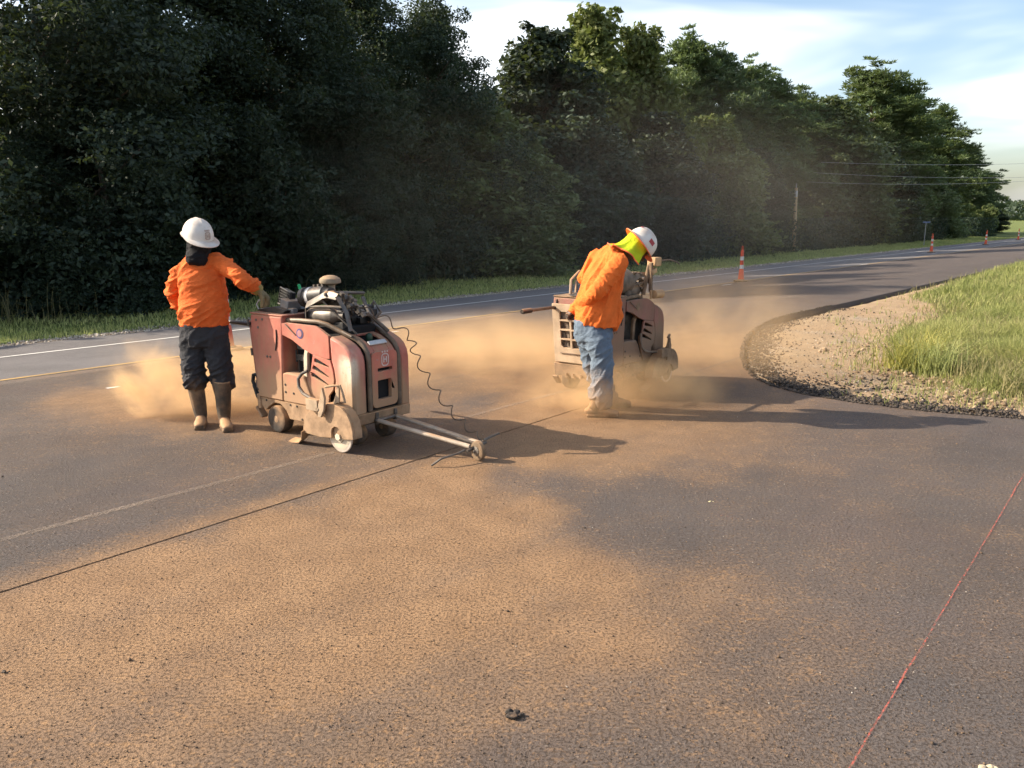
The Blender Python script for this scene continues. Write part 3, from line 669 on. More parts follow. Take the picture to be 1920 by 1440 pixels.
for T in TREES: tree(*T)
# ---- the wood behind, reading as one mass, and the undergrowth at its foot
def mass(name, N, fa, fd, zr, size, m, label, cat, seed):
    r = np.random.default_rng(seed); a = fa(r, N); d = fd(r, N); z = zr(r, N, a); lump = np.array([mnoise.noise(Vector((q * .35, w * .35, e * .4))) for q, w, e in zip(a, d, z)])
    k = lump > -.22; a, d, z = a[k], d[k], z[k]; C = np.stack([a * U.x + d * NL.x, a * U.y + d * NL.y, z], 1); V, F = leaf_cloud(C, size, .55, r)
    me = soup(name, V, F, m); attr(me, "tone", np.repeat(np.clip(r.normal(.1, .15, len(C)), 0, 1), 4)); return tag(link(name, me, None), label, cat, kind="stuff")
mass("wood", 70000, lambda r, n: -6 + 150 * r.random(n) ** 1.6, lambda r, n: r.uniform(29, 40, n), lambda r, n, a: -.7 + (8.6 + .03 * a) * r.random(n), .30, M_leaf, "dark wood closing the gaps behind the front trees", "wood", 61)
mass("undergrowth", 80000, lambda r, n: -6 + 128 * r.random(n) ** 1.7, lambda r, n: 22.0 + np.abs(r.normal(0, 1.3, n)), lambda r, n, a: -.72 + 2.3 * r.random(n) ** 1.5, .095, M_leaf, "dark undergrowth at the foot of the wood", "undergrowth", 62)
def bush(px, py, d, h, w, n, m, label, seed, size=.085):
    r0 = ray(px, py); t = d / (r0.x * NL.x + r0.y * NL.y); x, y = r0.x * t, r0.y * t; zb = gz_at(x, y); r = np.random.default_rng(seed)
    root = empty("roadside_bush", (x, y, zb)); cl = np.stack([r.normal(0, w * .4, 14), r.normal(0, w * .4, 14), r.uniform(.15, .85, 14) * h, r.uniform(.25, .45, 14) * w], 1); ci = r.integers(0, 14, n)
    dv = r.normal(0, 1, (n, 3)); dv /= np.linalg.norm(dv, axis=1)[:, None]; C = cl[ci, :3] + dv * (r.random(n) ** .4)[:, None] * cl[ci, 3:4]; C[:, 2] = np.maximum(C[:, 2], .05)
    V, F = leaf_cloud(C, size, .5, r, dv, .3); me = soup("foliage", V, F, m); attr(me, "tone", np.repeat(np.clip(r.normal(.3, .25, n), 0, 1), 4)); link("foliage", me, None, root)
    st = MB()
    for q in cl[::3]: st.loft([(0, 0, -.1), (q[0] * .4, q[1] * .4, q[2] * .5), q[:3]], [.03, .02, .008], n=5)
    st.build("stem", M_bark, root); return tag(root, label, "bush", "bushes at the foot of the wood")
bush(1462, 440, 24.0, 4.6, 1.6, 9000, M_leaf2, "tall light green bush left of the wooden pole", 71, .12)
bush(1515, 450, 25.5, 3.2, 1.7, 8000, M_leaf2, "light green bush right behind the wooden pole", 72, .12)
bush(1840, 425, 25.0, 4.0, 2.4, 7000, M_leaf2, "pale rounded bush under the last pines at the right end", 73, .2)
# far wood on the horizon
mass("distant_wood", 30000, lambda r, n: r.uniform(520, 640, n), lambda r, n: r.uniform(-320, 260, n), lambda r, n, a: -.7 + 11 * r.random(n) ** 1.2, 1.3, M_leaf, "far hazy line of trees at the end of the road", "wood", 63)
#PART4
# ================================================================== ROADSIDE THINGS
M_orange = plain("orange_plastic", (.62, .085, .035), .5, .15, 9, 0, .1, .4, .05)
M_sheet = plain("white_reflective_sheeting", (.62, .60, .56), .4, .15, 9, 0, .1, .5, .05)
M_rub = plain("black_rubber", (.030, .028, .027), .8, .3, 12, 0, .4, .3, .35)
def channelizer(px, py, label):
    p = gr(px, py); p.z = zroad(ad(p)[1])
    root = empty("channelizer_post", p, px * .37)
    b = MB(); oct_ = [(.23 * math.cos(R(22.5 + 45 * i)), .23 * math.sin(R(22.5 + 45 * i))) for i in range(8)]
    b.prism(oct_, lambda u, v, t: (u, v, t), t0=0.002, t1=.05); b.lathe((0, 0, .05), (0, 0, 1), [(0, .13), (.02, .12), (.03, .085)], 20); b.build("base", M_rub, root, bevel=.008)
    c = MB(); c.lathe((0, 0, .05), (0, 0, 1), [(0, .098), (.03, .094), (.32, .070), (.33, .062), (.88, .048), (.92, .040), (.93, .015)], 20); c.build("post", M_orange, root)
    for z0, z1 in ((.40, .52), (.66, .78)):
        r0 = .062 - (z0 - .38) * .0255 + .003; c = MB(); c.lathe((0, 0, z0), (0, 0, 1), [(0, r0), (z1 - z0, r0 - .003)], 20); c.build("reflective_collar", M_sheet, root)
    h = MB(); h.tube([(-.032, 0, .95), (-.033, 0, 1.04), (-.022, 0, 1.085), (0, 0, 1.10), (.022, 0, 1.085), (.033, 0, 1.04), (.032, 0, .95)], .011, 8); h.build("handle_loop", M_orange, root)
    return tag(root, label, "channelizer", "orange channelizer posts along the centre line")
channelizer(1389, 528, "orange and white channelizer post nearest on the right, handle loop on top")
channelizer(1746, 473.5, "second orange channelizer post to the right, beside a white tape dash")
channelizer(1848, 459, "third orange channelizer post to the right, far along the road")
channelizer(1909, 450, "farthest orange channelizer post at the right edge of the picture")
channelizer(428, 657, "orange channelizer post mostly hidden behind the left worker's trousers")
# wooden pole, wires, street sign
M_pole = plain("weathered_pole", (.44, .31, .18), .9, .3, 20, 0, .6, .2)
M_steel = plain("galvanised_steel", (.32, .32, .33), .45, .15, 20, .6, .1)
M_wire = plain("bare_wire", (.42, .41, .40), .5, .1, 9, .3, .05)
def place(px, py, d, z=None):
    r = ray(px, py); t = d / (r.x * NL.x + r.y * NL.y); x, y = r.x * t, r.y * t; return Vector((x, y, gz_at(x, y) if z is None else z))
p = place(1488, 466, 22.6); root = empty("wooden_pole", p); rt = ray(1493, 352); hh = CAMH + rt.z * (p.y / rt.y) - p.z; sx = rt.x * (p.y / rt.y) - p.x
b = MB(); b.loft([(0, 0, -.4), (sx * .5, 0, hh * .5), (sx, 0, hh)], [.14, .125, .105], n=12); b.build("post", M_pole, root)
b = MB(); b.lathe((sx * .98, 0, hh * .86), (0, 0, 1), [(0, .118), (.42, .116)], 12); b.build("metal_band", M_steel, root); b = MB(); b.cyl((sx, 0, hh - .02), (sx, 0, hh + .28), .03); b.build("pin", M_steel, root)
tag(root, "bare wooden utility pole leaning slightly at the edge of the wood", "pole")
p2_ = place(1501, 459, 24.5); m_ = MB(); m_.loft([(0, 0, 0), (0, 0, .5)], [.05, .05], n=10, round_=True); mk = m_.build("marker_stake", M_sheet); mk.location = p2_; tag(mk, "short white marker stake in the grass beside the wooden pole", "marker")
for (x0, y0, x1, y1, Y0, Y1, sag, lab) in ((1540, 304, 2050, 301, 62, 66, .25, "uppermost thin power line across the wood"), (1516, 323, 2050, 328, 63, 67, .3, "middle thin power line across the wood"), (1512, 341, 2050, 331, 64, 66, .35, "lowest thin power line reaching the sky at the right")):
    A, B = at(x0, y0, Y0), at(x1, y1, Y1); b = MB(); b.tube([A.lerp(B, k / 16) - Vector((0, 0, sag * 4 * (k / 16) * (1 - k / 16))) for k in range(17)], .010, 5); tag(b.build("power_line", M_wire), lab, "power line", "power lines")
p = place(1733, 451, 19.2); root = empty("street_sign", p); rt = ray(1735, 418); hh = CAMH + rt.z * (p.y / rt.y) - p.z
b = MB(); b.cyl((0, 0, -.2), (0, 0, hh), .035); b.build("post", M_steel, root)
b = MB(); b.box((.05, 0, hh + .06), (.62, .02, .13)); b.build("sign_blade", plain("blue_sign", (.10, .14, .24), .4, .1), root); tag(root, "small blue street name sign on a thin post before the wood", "sign")

# ================================================================== WALK-BEHIND SAWS
def saw_paint(name, base, dust, scuff=False, dcol=(.36, .235, .14)):
    n = NT(name); P = n.co("Object"); x, y, z = n.xyz(P)[0:3]; nz = n.xyz(n.n("ShaderNodeNewGeometry").outputs["Normal"])[2]
    c = n.mix(n.rng(n.noise(4.5, 5, .6, P), .3, .7), tuple(q * .8 for q in base), tuple(min(1, q * 1.18) for q in base))
    if scuff:                                    # worn primer and pale fibre where the side cowl has been rubbed
        side = n.math("MULTIPLY", n.rng(x, .42, .50), n.rng(z, .84, .70)); ny = n.xyz(n.n("ShaderNodeNewGeometry").outputs["Normal"])
        e = n.rng(n.math("ADD", n.noise(3.2, 6, .6, P), n.math("MULTIPLY", n.rng(z, .80, .35), .35)), .42, .62); s_ = n.math("MULTIPLY", n.math("MULTIPLY", e, side), n.rng(y, -.22, -.27))
        c = n.mix(s_, c, (.62, .54, .42))
        c = n.mix(n.math("MULTIPLY", s_, n.rng(n.noise(26, 6, .7, P), .56, .66)), c, (.40, .33, .25))
    chips = n.rng(n.noise(19, 6, .72, P), .62, .68); c = n.mix(n.math("MULTIPLY", chips, .55), c, (.30, .27, .26))
    low = n.rng(z, .74, .25, -.12, .55); up = n.rng(nz, .1, .95, 0, .32)
    streak = n.noise(6, 5, .62, n.stretch((1.6, 1.6, .35), P))
    g = n.math("ADD", n.math("ADD", low, up), n.math("MULTIPLY_ADD", streak, 1.2, -.6 + dust))
    c = n.mix(n.rng(g, .05, .75, 0, .93), c, dcol)
    return n.fin(c, n.rng(g, 0, .6, .5, .9), n.bump(n.noise(45, 5), .25, .006), 0, .35)
RED1 = saw_paint("faded_red_cowl", (.45, .14, .10), .30); RED1S = saw_paint("faded_red_scuffed_cowl", (.45, .17, .13), .26, True); RED2 = saw_paint("dust_caked_cowl", (.26, .10, .08), .55, False, (.24, .16, .105))
MUD1 = plain("mud_brown_steel", (.31, .205, .125), .85, .3, 9, 0, .6, .3, .25); MUD2 = plain("dust_brown_steel", (.23, .155, .098), .9, .3, 9, 0, .5, .25, -.05)
BLK1 = plain("oily_black_metal", (.022, .021, .021), .5, .4, 12, .2, .3, .5, -.22); BLK2 = plain("dusty_black_metal", (.055, .046, .038), .7, .4, 12, .1, .3, .4, .0)
GREY1 = plain("dull_grey_metal", (.12, .105, .09), .5, .3, 14, .4, .2, .5, -.08); GREY2 = plain("dusty_grey_metal", (.17, .13, .095), .75, .3, 14, .1, .3, .4, .05)
M_hole = plain("dark_recess", (.010, .010, .011), .9, .2); M_tyre = plain("solid_tyre", (.045, .04, .036), .85, .3, 10, 0, .4, .3, .32)
M_blade = plain("worn_blade_steel", (.52, .46, .40), .45, .2, 20, .4, .2, .5, .2); M_cream = plain("cream_plate", (.58, .50, .38), .6, .15, 9, 0, .2, .4, .2)
M_mark = plain("pale_emblem_print", (.56, .46, .42), .6, .12); M_label = plain("grey_label", (.50, .50, .50), .4, .1); M_green = plain("green_knob", (.012, .045, .025), .35, .2); M_blue = plain("blue_sticker", (.10, .08, .20), .5, .2)
M_wood = plain("tan_block", (.50, .32, .17), .8, .2, 9, 0, .3, .3, .3)
def rrect(x0, y0, x1, y1, r, n=4):
    out = []
    for cx, cy, a in ((x1 - r, y1 - r, 0), (x0 + r, y1 - r, 90), (x0 + r, y0 + r, 180), (x1 - r, y0 + r, 270)):
        for i in range(n + 1): t = R(a + 90 * i / n); out.append((cx + r * math.cos(t), cy + r * math.sin(t)))
    return out
def S(s, w, z): return Vector((s - .35, w - .3, z))            # saw coordinates: forward, left from the right flank, up
def sz(u, v, t): return S(u, t, v)                             # outline in forward/up, depth across
def make_saw(loc, ang, v):
    red, reds, mud, blk, grey = ((RED1, RED1S, MUD1, BLK1, GREY1), (RED2, RED2, MUD2, BLK2, GREY2))[v - 1]
    root = empty("walk_behind_saw", loc, ang)
    def B(): return MB()
    # chassis with wheel cut-outs
    prof = [(-.20, .275), (-.20, .20), (-.13, .17), (-.10, .20), (-.02, .245), (.06, .245), (.13, .20), (.17, .135), (.40, .135), (.60, .17), (.96, .19), (.97, .275)]
    b = B(); b.prism(prof, sz, t0=.012, t1=.588); ch = b.build("chassis", mud, root, bevel=.006)
    b = B()
    for s_ in (-.12, .19, .27, .33, .40, .47): b.lathe(S(s_, .012, .255 if s_ < .3 else .155), (0, -1, 0), [(0, .009), (.005, .008), (.006, .003)], 8)
    b.stuff("bolt", blk, ch)
    # rear housing
    rear = [(-.255, .962), (-.262, .78), (-.205, .278), (.115, .278), (.128, .55), (.150, .968)]
    b = B(); b.prism(rear, sz, t0=.0, t1=.60); rh = b.build("rear_housing", red, root, bevel=.014)
    b = B(); b.box(S(-.05, .30, .972), (.42, .60, .014)); b.build("top_lip", mud if v == 2 else red, rh, bevel=.006)
    for w_ in (.0,):                                          # screws and a black slot on the flank
        b = B()
        for (s_, z_) in ((-.18, .92), (-.16, .86), (-.06, .63), (-.02, .63), (-.1, .93)): b.lathe(S(s_, 0, z_), (0, -1, 0), [(0, .012), (.005, .010), (.006, .003)], 10)
        b.stuff("screw", grey, rh)
        b = B(); b.tube([S(.075, -.002, .86), S(.078, -.004, .80), S(.07, -.004, .74), S(.055, -.002, .69)], .006); b.build("slot", blk, rh)
    # rear door with barred openings
    nrm = Vector((-.504, 0, -.0565)).normalized(); upv = Vector((-.0565, 0, .504)).normalized(); o0 = S(-.2075, 0, .30)
    def rd(u, vv, t): return o0 + Vector((0, u, 0)) + upv * vv + Vector((-1, 0, -.11)).normalized() * t
    holes = []; xs = (.10, .235, .37, .505); 
    for i in range(3):
        for j in range(4):
            x0, x1 = xs[i] + .012, xs[i + 1] - .012; y0 = .17 + j * .095; h_ = [(x0, y0), (x1, y0), (x1, y0 + .078), (x0, y0 + .078)]
            if j == 0 and i == 0: h_ = [(x0 + .03, y0), (x1, y0), (x1, y0 + .078), (x0, y0 + .078), (x0, y0 + .03)]
            if j == 0 and i == 2: h_ = [(x0, y0), (x1 - .03, y0), (x1, y0 + .03), (x1, y0 + .078), (x0, y0 + .078)]
            holes.append(h_)
    b = B(); b.prism([(.02, .02), (.58, .02), (.58, .61), (.02, .61)], rd, holes, .012, .035); dr = b.build("rear_door", M_cream if v == 2 else red, root, bevel=.003)
    if v == 2: dr.data.materials.clear(); dr.data.materials.append(plain("dusty_cream_door", (.40, .30, .205), .8, .2, 7, 0, .4, .3, .12))
    b = B(); b.prism([(.09, .16), (.515, .16), (.515, .56), (.09, .56)], rd, (), .001, .006); b.build("radiator", plain("dusty_radiator", (.16, .125, .095), .9, .3, 25, 0, .5), dr)
    b = B()
    for k in range(7): b.tube([rd(.12 + .06 * k, .19, .010), rd(.15 + .05 * k, .30 + .03 * math.sin(k * 2), .012), rd(.11 + .06 * k, .42, .010)], .004, 5)
    b.stuff("cable", blk, dr)
    b = B(); b.tube([rd(.10, .125, .045), rd(.24, .122, .045), rd(.50, .118, .045)], .006); b.box(rd(.2, .125, .045), (.02, .06, .022)); b.build("latch", grey, dr)
    b = B()
    for (yy, zz) in ((.02, .56), (.02, .32), (.03, .05)): b.cyl(rd(yy, zz, .04), rd(yy, zz + .06, .04), .012); b.box(rd(yy + .02, zz + .03, .04), (.012, .05, .03))
    b.each("hinge", grey, dr)
    b = B(); b.prism([(.0, -.125), (.60, -.125), (.60, .0), (.0, .0)], rd, (), -.012, .03); bp = b.build("rear_bumper", mud, root, bevel=.008)
    b = B()
    for yy in (.16, .27, .36, .44): b.box(rd(yy, -.115, .04), (.03, .03, .03)); b.cyl(rd(yy, -.10, .03), rd(yy, -.10, .06), .012, None, 8)
    b.stuff("bolt", mud, bp)
    b = B(); pts = [S(-.22, .03, .33), S(-.285, .03, .34), S(-.315, .03, .39), S(-.30, .03, .445), S(-.26, .03, .455), S(-.235, .03, .43)]; b.tube(pts, .016); b.tube([S(-.30, .03, .36), S(-.26, .03, .27), S(-.20, .03, .215)], .018); b.build("lifting_hook", blk, root)
    b = B(); b.box(S(-.245, .05, .135), (.11, .06, .022), Matrix.Rotation(R(48), 3, "Y")); b.box(S(-.245, .55, .135), (.11, .06, .022), Matrix.Rotation(R(48), 3, "Y")); b.each("wheel_scraper", mud, root, bevel=.004)
    # handlebars
    for w_ in (.045, .555):
        b = B(); b.tube([S(-.20, w_, .865), S(-.40, w_, .866), S(-.80, w_, .868)], .016, 10); hb = b.build("handlebar", blk if v == 1 else mud, root)
        b = B(); b.lathe(S(-.68, w_, .867), (-1, 0, 0), [(0, .019), (.005, .024), (.13, .024), (.145, .02)], 12); b.build("grip", M_rub, hb)
        b = B(); b.box(S(-.285, w_, .868), (.045, .05, .045)); b.cyl(S(-.29, w_ - .035, .88), S(-.29, w_ + .035, .88), .012); b.tube([S(-.27, w_, .86), S(-.262, w_, .93), S(-.235, w_, .955)], .008); b.stuff("clamp", blk, hb, bevel=.004)
    # tanks and side frames, both flanks
    for w0, w1, sg in ((.0, .11, -1), (.49, .60, 1)):
        f = lambda a: a if sg < 0 else .60 - a
        tank = [(.118, .508), (.16, .520), (.37, .512), (.405, .470), (.50, .300), (.495, .277), (.118, .277)]
        b = B(); b.prism(tank, sz, t0=f(.003), t1=f(.12)); tk = b.build("side_tank", red, root, bevel=.018)
        b = B()
        for s_, z_ in ((.15, .42), (.15, .36), (.25, .36), (.45, .335)): b.lathe(S(s_, f(.003), z_), (0, sg, 0), [(0, .010), (.004, .009), (.005, .003)], 8)
        b.stuff("bolt", blk, tk)
        band = [(.150, .825), (.150, .915), (.20, .925), (.54, .925), (.60, .908), (.702, .862), (.706, .688), (.66, .683), (.51, .702), (.40, .735), (.27, .795)]
        b = B(); b.prism(band, sz, t0=f(-.004), t1=f(.022)); bd = b.build("upper_side_panel", red, root, bevel=.007)
        if sg < 0:
            b = B(); b.lathe(S(.372, -.0055, .853), (0, -1, 0), [(0, .040), (.0015, .040)], 22); b.build("round_sticker", M_blue if v == 1 else mud, bd)
            b = B(); b.lathe(S(.372, -.0085, .853), (0, -1, 0), [(0, .027), (.001, .026)], 22); b.build("sticker_centre", plain("pink_print", (.45, .2, .2), .6, .2) if v == 1 else mud, bd)
            b = B(); b.tube([S(.205, -.012, .915), S(.33, -.014, .835)], .004); b.build("stay_rod", grey, bd)
        lou = [(.51, .700), (.66, .681), (.706, .676), (.735, .60), (.745, .53), (.73, .45), (.68, .40), (.67, .30), (.65, .279), (.50, .279), (.505, .31), (.43, .47), (.43, .545), (.475, .565)]
        sl_ = []
        for (a0, a1, b0, b1) in ((.53, .662, .686, .622), (.509, .603, .681, .543), (.488, .545, .675, .480)):
            sl_.append([(a0 - .008, a1 - .002), (a0 + .004, a1 + .014), (a0 + .03, a1 + .008), (b0, b1 + .006), (b0 + .002, b1 - .006), (a0 + .02, a1 - .022), (a0 - .002, a1 - .018)])
        b = B(); b.prism(lou, sz, sl_, f(-.002), f(.016)); b.build("louvred_panel", red, root, bevel=.003)
    # engine inside: dark block, brackets
    b = B(); b.box(S(.44, .30, .60), (.56, .34, .62)); b.box(S(.43, .30, .35), (.62, .5, .16)); en = b.build("engine", M_hole if v == 1 else blk, root, bevel=.01)
    b = B(); b.box(S(.26, .10, .64), (.10, .03, .05)); b.cyl(S(.20, .09, .60), S(.20, .09, .70), .008); b.cyl(S(.24, .08, .52), S(.24, .08, .62), .006); b.box(S(.30, .1, .74), (.16, .04, .06)); b.stuff("engine_fitting", blk, en)
    b = B(); b.prism([(.345, .50), (.385, .50), (.395, .60), (.40, .69), (.43, .73), (.41, .75), (.37, .73), (.352, .66)], sz, t0=.035, t1=.065); b.build("cream_bracket", M_cream if v == 1 else mud, root, bevel=.006)
    # front cowls and centre door
    cow = [(.70, .862), (.80, .832), (.87, .80), (.915, .765), (.945, .715), (.957, .66), (.957, .262), (.79, .278), (.735, .45), (.75, .53), (.74, .60), (.712, .676)]
    def cow2(ds): return [(x + (ds if x > .86 and y > .27 else 0), y - (ds * .6 if y > .70 else 0)) for x, y in cow]
    b = B(); b.prism(cow, sz, t0=.0, t1=.135); b.build("side_cowl", reds, root, bevel=.022)
    b = B(); b.prism(cow, sz, t0=.495, t1=.60); b.build("side_cowl", red, root, bevel=.022)
    b = B(); b.prism([(x - .03, y - .03) for x, y in cow], sz, t0=.12, t1=.51); b.build("cowl_core", M_hole if v == 1 else blk, root)
    fr = [(w_, z_) for w_, z_ in rrect(.180, .300, .450, .80, .05)]
    fr = [(w_, z_) for w_, z_ in fr if z_ < .74] ; fr = rrect(.180, .30, .450, .735, .045)
    b = B(); b.prism(fr, lambda u, w, t: S(.957 + t, u, w), [rrect(.238, .362, .382, .512, .008, 2), rrect(.240, .580, .395, .606, .004, 2)], -.025, .012); fd_ = b.build("front_door", red, root, bevel=.006)
    b = B(); b.prism([(.70, .855), (.80, .832), (.87, .80), (.915, .765), (.948, .725), (.93, .715), (.90, .75), (.86, .785), (.795, .815), (.70, .835)], sz, t0=.18, t1=.236); b.prism([(.70, .855), (.80, .832), (.87, .80), (.915, .765), (.948, .725), (.93, .715), (.90, .75), (.86, .785), (.795, .815), (.70, .835)], sz, t0=.394, t1=.45); b.prism([(.70, .855), (.735, .848), (.73, .828), (.70, .835)], sz, t0=.237, t1=.393); b.prism([(.875, .797), (.915, .765), (.948, .725), (.93, .715), (.90, .75), (.862, .783)], sz, t0=.237, t1=.393); b.build("top_frame", red, fd_, bevel=.006)
    b = B(); b.box(S(.895, .315, .795), (.04, .18, .012), Matrix.Rotation(R(38), 3, "Y")); b.build("latch_plate", M_label if v == 1 else mud, fd_, bevel=.003)
    b = B(); b.lathe(S(.79, .33, .745), (0, 0, 1), [(0, .016), (.05, .016), (.055, .026), (.085, .030), (.105, .022), (.112, .004)], 16); b.build("filler_knob", M_green, fd_); 
    if v == 1:                                               # crowned shield with H, printed on the door
        zz, ww, x_ = .672, .318, .957 + .0135
        def em(u, w, t): return S(x_ + t, ww - u, zz + w)
        b = B(); sh = rrect(-.040, -.055, .040, .045, .030, 5); si = rrect(-.031, -.046, .031, .036, .023, 5); b.prism(sh, em, [si], 0, .002)
        for hx in (-.014, .014): b.prism(rrect(hx - .006, -.026, hx + .006, .020, .001, 1), em, (), 0, .002)
        b.prism(rrect(-.0075, -.007, .0075, .003, .0005, 1), em, (), 0, .002)
        for hx in (-.026, 0, .026): b.prism([(hx + .009 * math.cos(R(60 * k)), .057 + .009 * math.sin(R(60 * k))) for k in range(6)], em, (), 0, .002)
        b.build("crown_shield_emblem", M_mark, fd_)
    # tube rails running over the hood
    for w0, w1 in ((.055, .158), (.545, .472)):
        pts = [S(.15, w0, .935), S(.30, w0, .945), S(.50, w0 * .8 + w1 * .2, .945), S(.58, w0 * .6 + w1 * .4, .928), S(.72, w0 * .3 + w1 * .7, .872), S(.84, w1, .828), S(.91, w1, .785), S(.948, w1, .735), S(.960, w1, .67), S(.962, w1, .45), S(.962, w1, .29)]
        b = B(); b.tube(pts, .019, 10); rl = b.build("hood_rail", mud if v == 2 else plain("dusty_tube", (.13, .098, .07), .55, .3, 8, .2, .2, .4, -.05), root)
        b = B(); b.loft([pts[4] + Vector((-.03, 0, .022)), pts[4] + Vector((.10, .003, -.02))], [(.016, .008), (.016, .008)], (0, 1, 0), 8); b.build("rail_clip", grey, rl)
    b = B(); b.tube([S(.17, -.003, .50), S(.42, -.012, .53), S(.45, -.03, .55)], .004); 
    b = B(); hp = [S(.44, -.005, .565), S(.405, -.03, .545), S(.375, -.045, .50), S(.385, -.05, .44), S(.44, -.055, .395), S(.53, -.06, .372), S(.66, -.065, .36)]; b.tube(hp, .013, 10); b.build("hose", grey, root)
    # engine top: air cleaner, intake cap, muffler, lifting frame
    b = B(); b.lathe(S(.165, .22, 1.105), (1, 0, .14), [(0, .02), (.001, .070), (.012, .080), (.055, .080), (.06, .074), (.28, .072), (.30, .055), (.34, .05)], 28); ac = b.build("air_cleaner", blk, root)
    b = B(); b.lathe(S(.255, .22, 1.1175), (1, 0, .14), [(0, .0765), (.032, .0765)], 28); b.build("white_band", M_label if v == 1 else mud, ac)
    b = B()
    for k in range(6):
        t = R(60 * k + 15); b.box(S(.163, .22 + .028 * math.cos(t), 1.105 + .028 * math.sin(t)), (.006, .036, .008), Matrix.Rotation(-t, 3, "X") if 0 else Matrix.Rotation(t, 3, "X"))
    b.stuff("end_cap_rib", grey, ac); b = B(); b.cyl(S(.20, .16, 1.18), S(.195, .15, 1.215), .012); b.build("green_indicator", plain("green_indicator", (.02, .40, .16), .3, .1), ac)
    b = B()
    for k in range(3): b.box(S(.30 + .05 * k, .22, 1.205 + .006 * k), (.018, .02, .02))
    b.stuff("clamp", grey, ac)
    b = B(); b.lathe(S(.42, .28, 1.08), (0, 0, 1), [(0, .045), (.08, .045), (.10, .038), (.135, .038), (.145, .060), (.15, .082), (.165, .086), (.185, .080), (.205, .050), (.212, .015)], 28); b.build("intake_cap", plain("tan_intake_cap", (.27, .22, .155), .7, .2, 9, 0, .2, .3, .2) if v == 1 else mud, root)
    b = B(); b.lathe(S(.31, .17, .975), (1, 0, .06), [(0, .03), (.001, .058), (.02, .064), (.28, .064), (.30, .060), (.335, .036), (.40, .034)], 26); mf = b.build("muffler", grey, root)
    b = B(); b.lathe(S(.712, .17, .998), (1, 0, .06), [(0, .027), (.003, .027)], 18); b.build("exhaust_mouth", M_hole, mf)
    fb = lambda w_: [S(.33, w_, .92), S(.33, w_, 1.045), S(.345, w_, 1.068), S(.54, w_, 1.150), S(.60, w_, 1.162), S(.70, w_, 1.150)]
    b = B(); b.loft(fb(.10), [(.006, .027)] * 6, (0, 0, 1), 4); b.loft([S(.70, .10, 1.15), S(.80, .10, 1.04), S(.84, .10, .90)], [(.006, .022)] * 3, (0, 0, 1), 4); b.tube([S(.58, .08, 1.16), S(.60, .2, 1.17), S(.62, .45, 1.15)], .013); b.tube([S(.37, .10, 1.055), S(.62, .10, 1.07), S(.75, .14, 1.068)], .010); lf = b.build("lifting_frame", grey, root)
    b = B(); b.loft([S(.575 + .035 * math.cos(R(30 * k)), .14 + .035 * math.sin(R(30 * k)), 1.175) for k in range(13)], [.008] * 13, (0, 0, 1), 6, cap=False); b.build("lifting_ring", MUD1 if v == 1 else mud, lf)
    b = B(); rr = random.Random(5 + v)
    for k in range(16): b.box(S(.64 + .016 * k, .16 + .10 * rr.random(), 1.165 - .009 * k - .02 * rr.random()), (.035, .03, .025), Matrix.Rotation(rr.random() * 3, 3, "Y"))
    for k in range(7): b.cyl(S(.6 + .03 * k, .2 + .02 * k, 1.0), S(.62 + .03 * k, .22, 1.13 - .02 * k), .006)
    b.stuff("chain", grey, lf)
    b = B()
    for k in range(26): b.box(S(.22 + .46 * rr.random(), .18 + .30 * rr.random(), .90 + .12 * rr.random()), (.05 + .08 * rr.random(), .05 + .06 * rr.random(), .04 + .07 * rr.random()))
    for k in range(6): b.cyl(S(.50 + .20 * rr.random(), .25 + .2 * rr.random(), .9), S(.52 + .2 * rr.random(), .3, 1.02), .02, None, 10)
    b.lathe(S(.60, .42, .95), (1, 0, 0), [(0, .05), (.05, .05)], 18)
    b.box(S(.46, .34, 1.03), (.20, .14, .16)); b.stuff("engine_top", blk, root, bevel=.006)
    b = B()
    for k in range(4): b.tube([S(.30 + .1 * k, .44, .92), S(.36 + .1 * k, .52, 1.02 + .02 * k), S(.48 + .09 * k, .50, 1.0), S(.60 + .04 * k, .42, .92)], .013, 7)
    b.tube([S(.50, .12, 1.11), S(.68, .13, .99), S(.80, .20, .86)], .007); b.tube([S(.66, .40, 1.12), S(.78, .35, 1.0), S(.86, .47, .86)], .017); b.each("engine_hose", grey, root)
    # control desk and barred light guard
    b = B(); b.prism([(-.27, .985), (-.16, .975), (.07, .975), (.10, 1.005), (-.05, 1.03), (-.25, 1.0)], sz, t0=.08, t1=.40); ds = b.build("control_desk", blk, root, bevel=.008)
    b = B(); b.box(S(.02, .20, 1.04), (.10, .14, .09), Matrix.Rotation(R(12), 3, "Y")); b.box(S(.09, .16, .99), (.07, .05, .06)); b.build("control_box", plain("grey_box", (.20, .20, .20), .5, .2, 9, 0, .1, .4, .15), ds, bevel=.006)
    b = B(); b.tube([S(-.27, .10, .99), S(-.30, .10, 1.03), S(-.27, .11, 1.07), S(-.25, .12, 1.05)], .006); b.build("control_lever", M_label if v == 1 else grey, ds)
    q = [S(-.22, .26, 1.03), S(-.20, .28, 1.165), S(.03, .20, 1.135), S(.02, .18, 1.02)]
    b = B(); b.tube(q + [q[0]], .008, 8); lg = b.build("light_guard", blk, root)
    b = B()
    for k in range(1, 6): b.tube([q[0].lerp(q[1], k / 6), q[3].lerp(q[2], k / 6)], .0035, 5)
    for k in range(1, 9): b.tube([q[0].lerp(q[3], k / 9), q[1].lerp(q[2], k / 9)], .0035, 5)
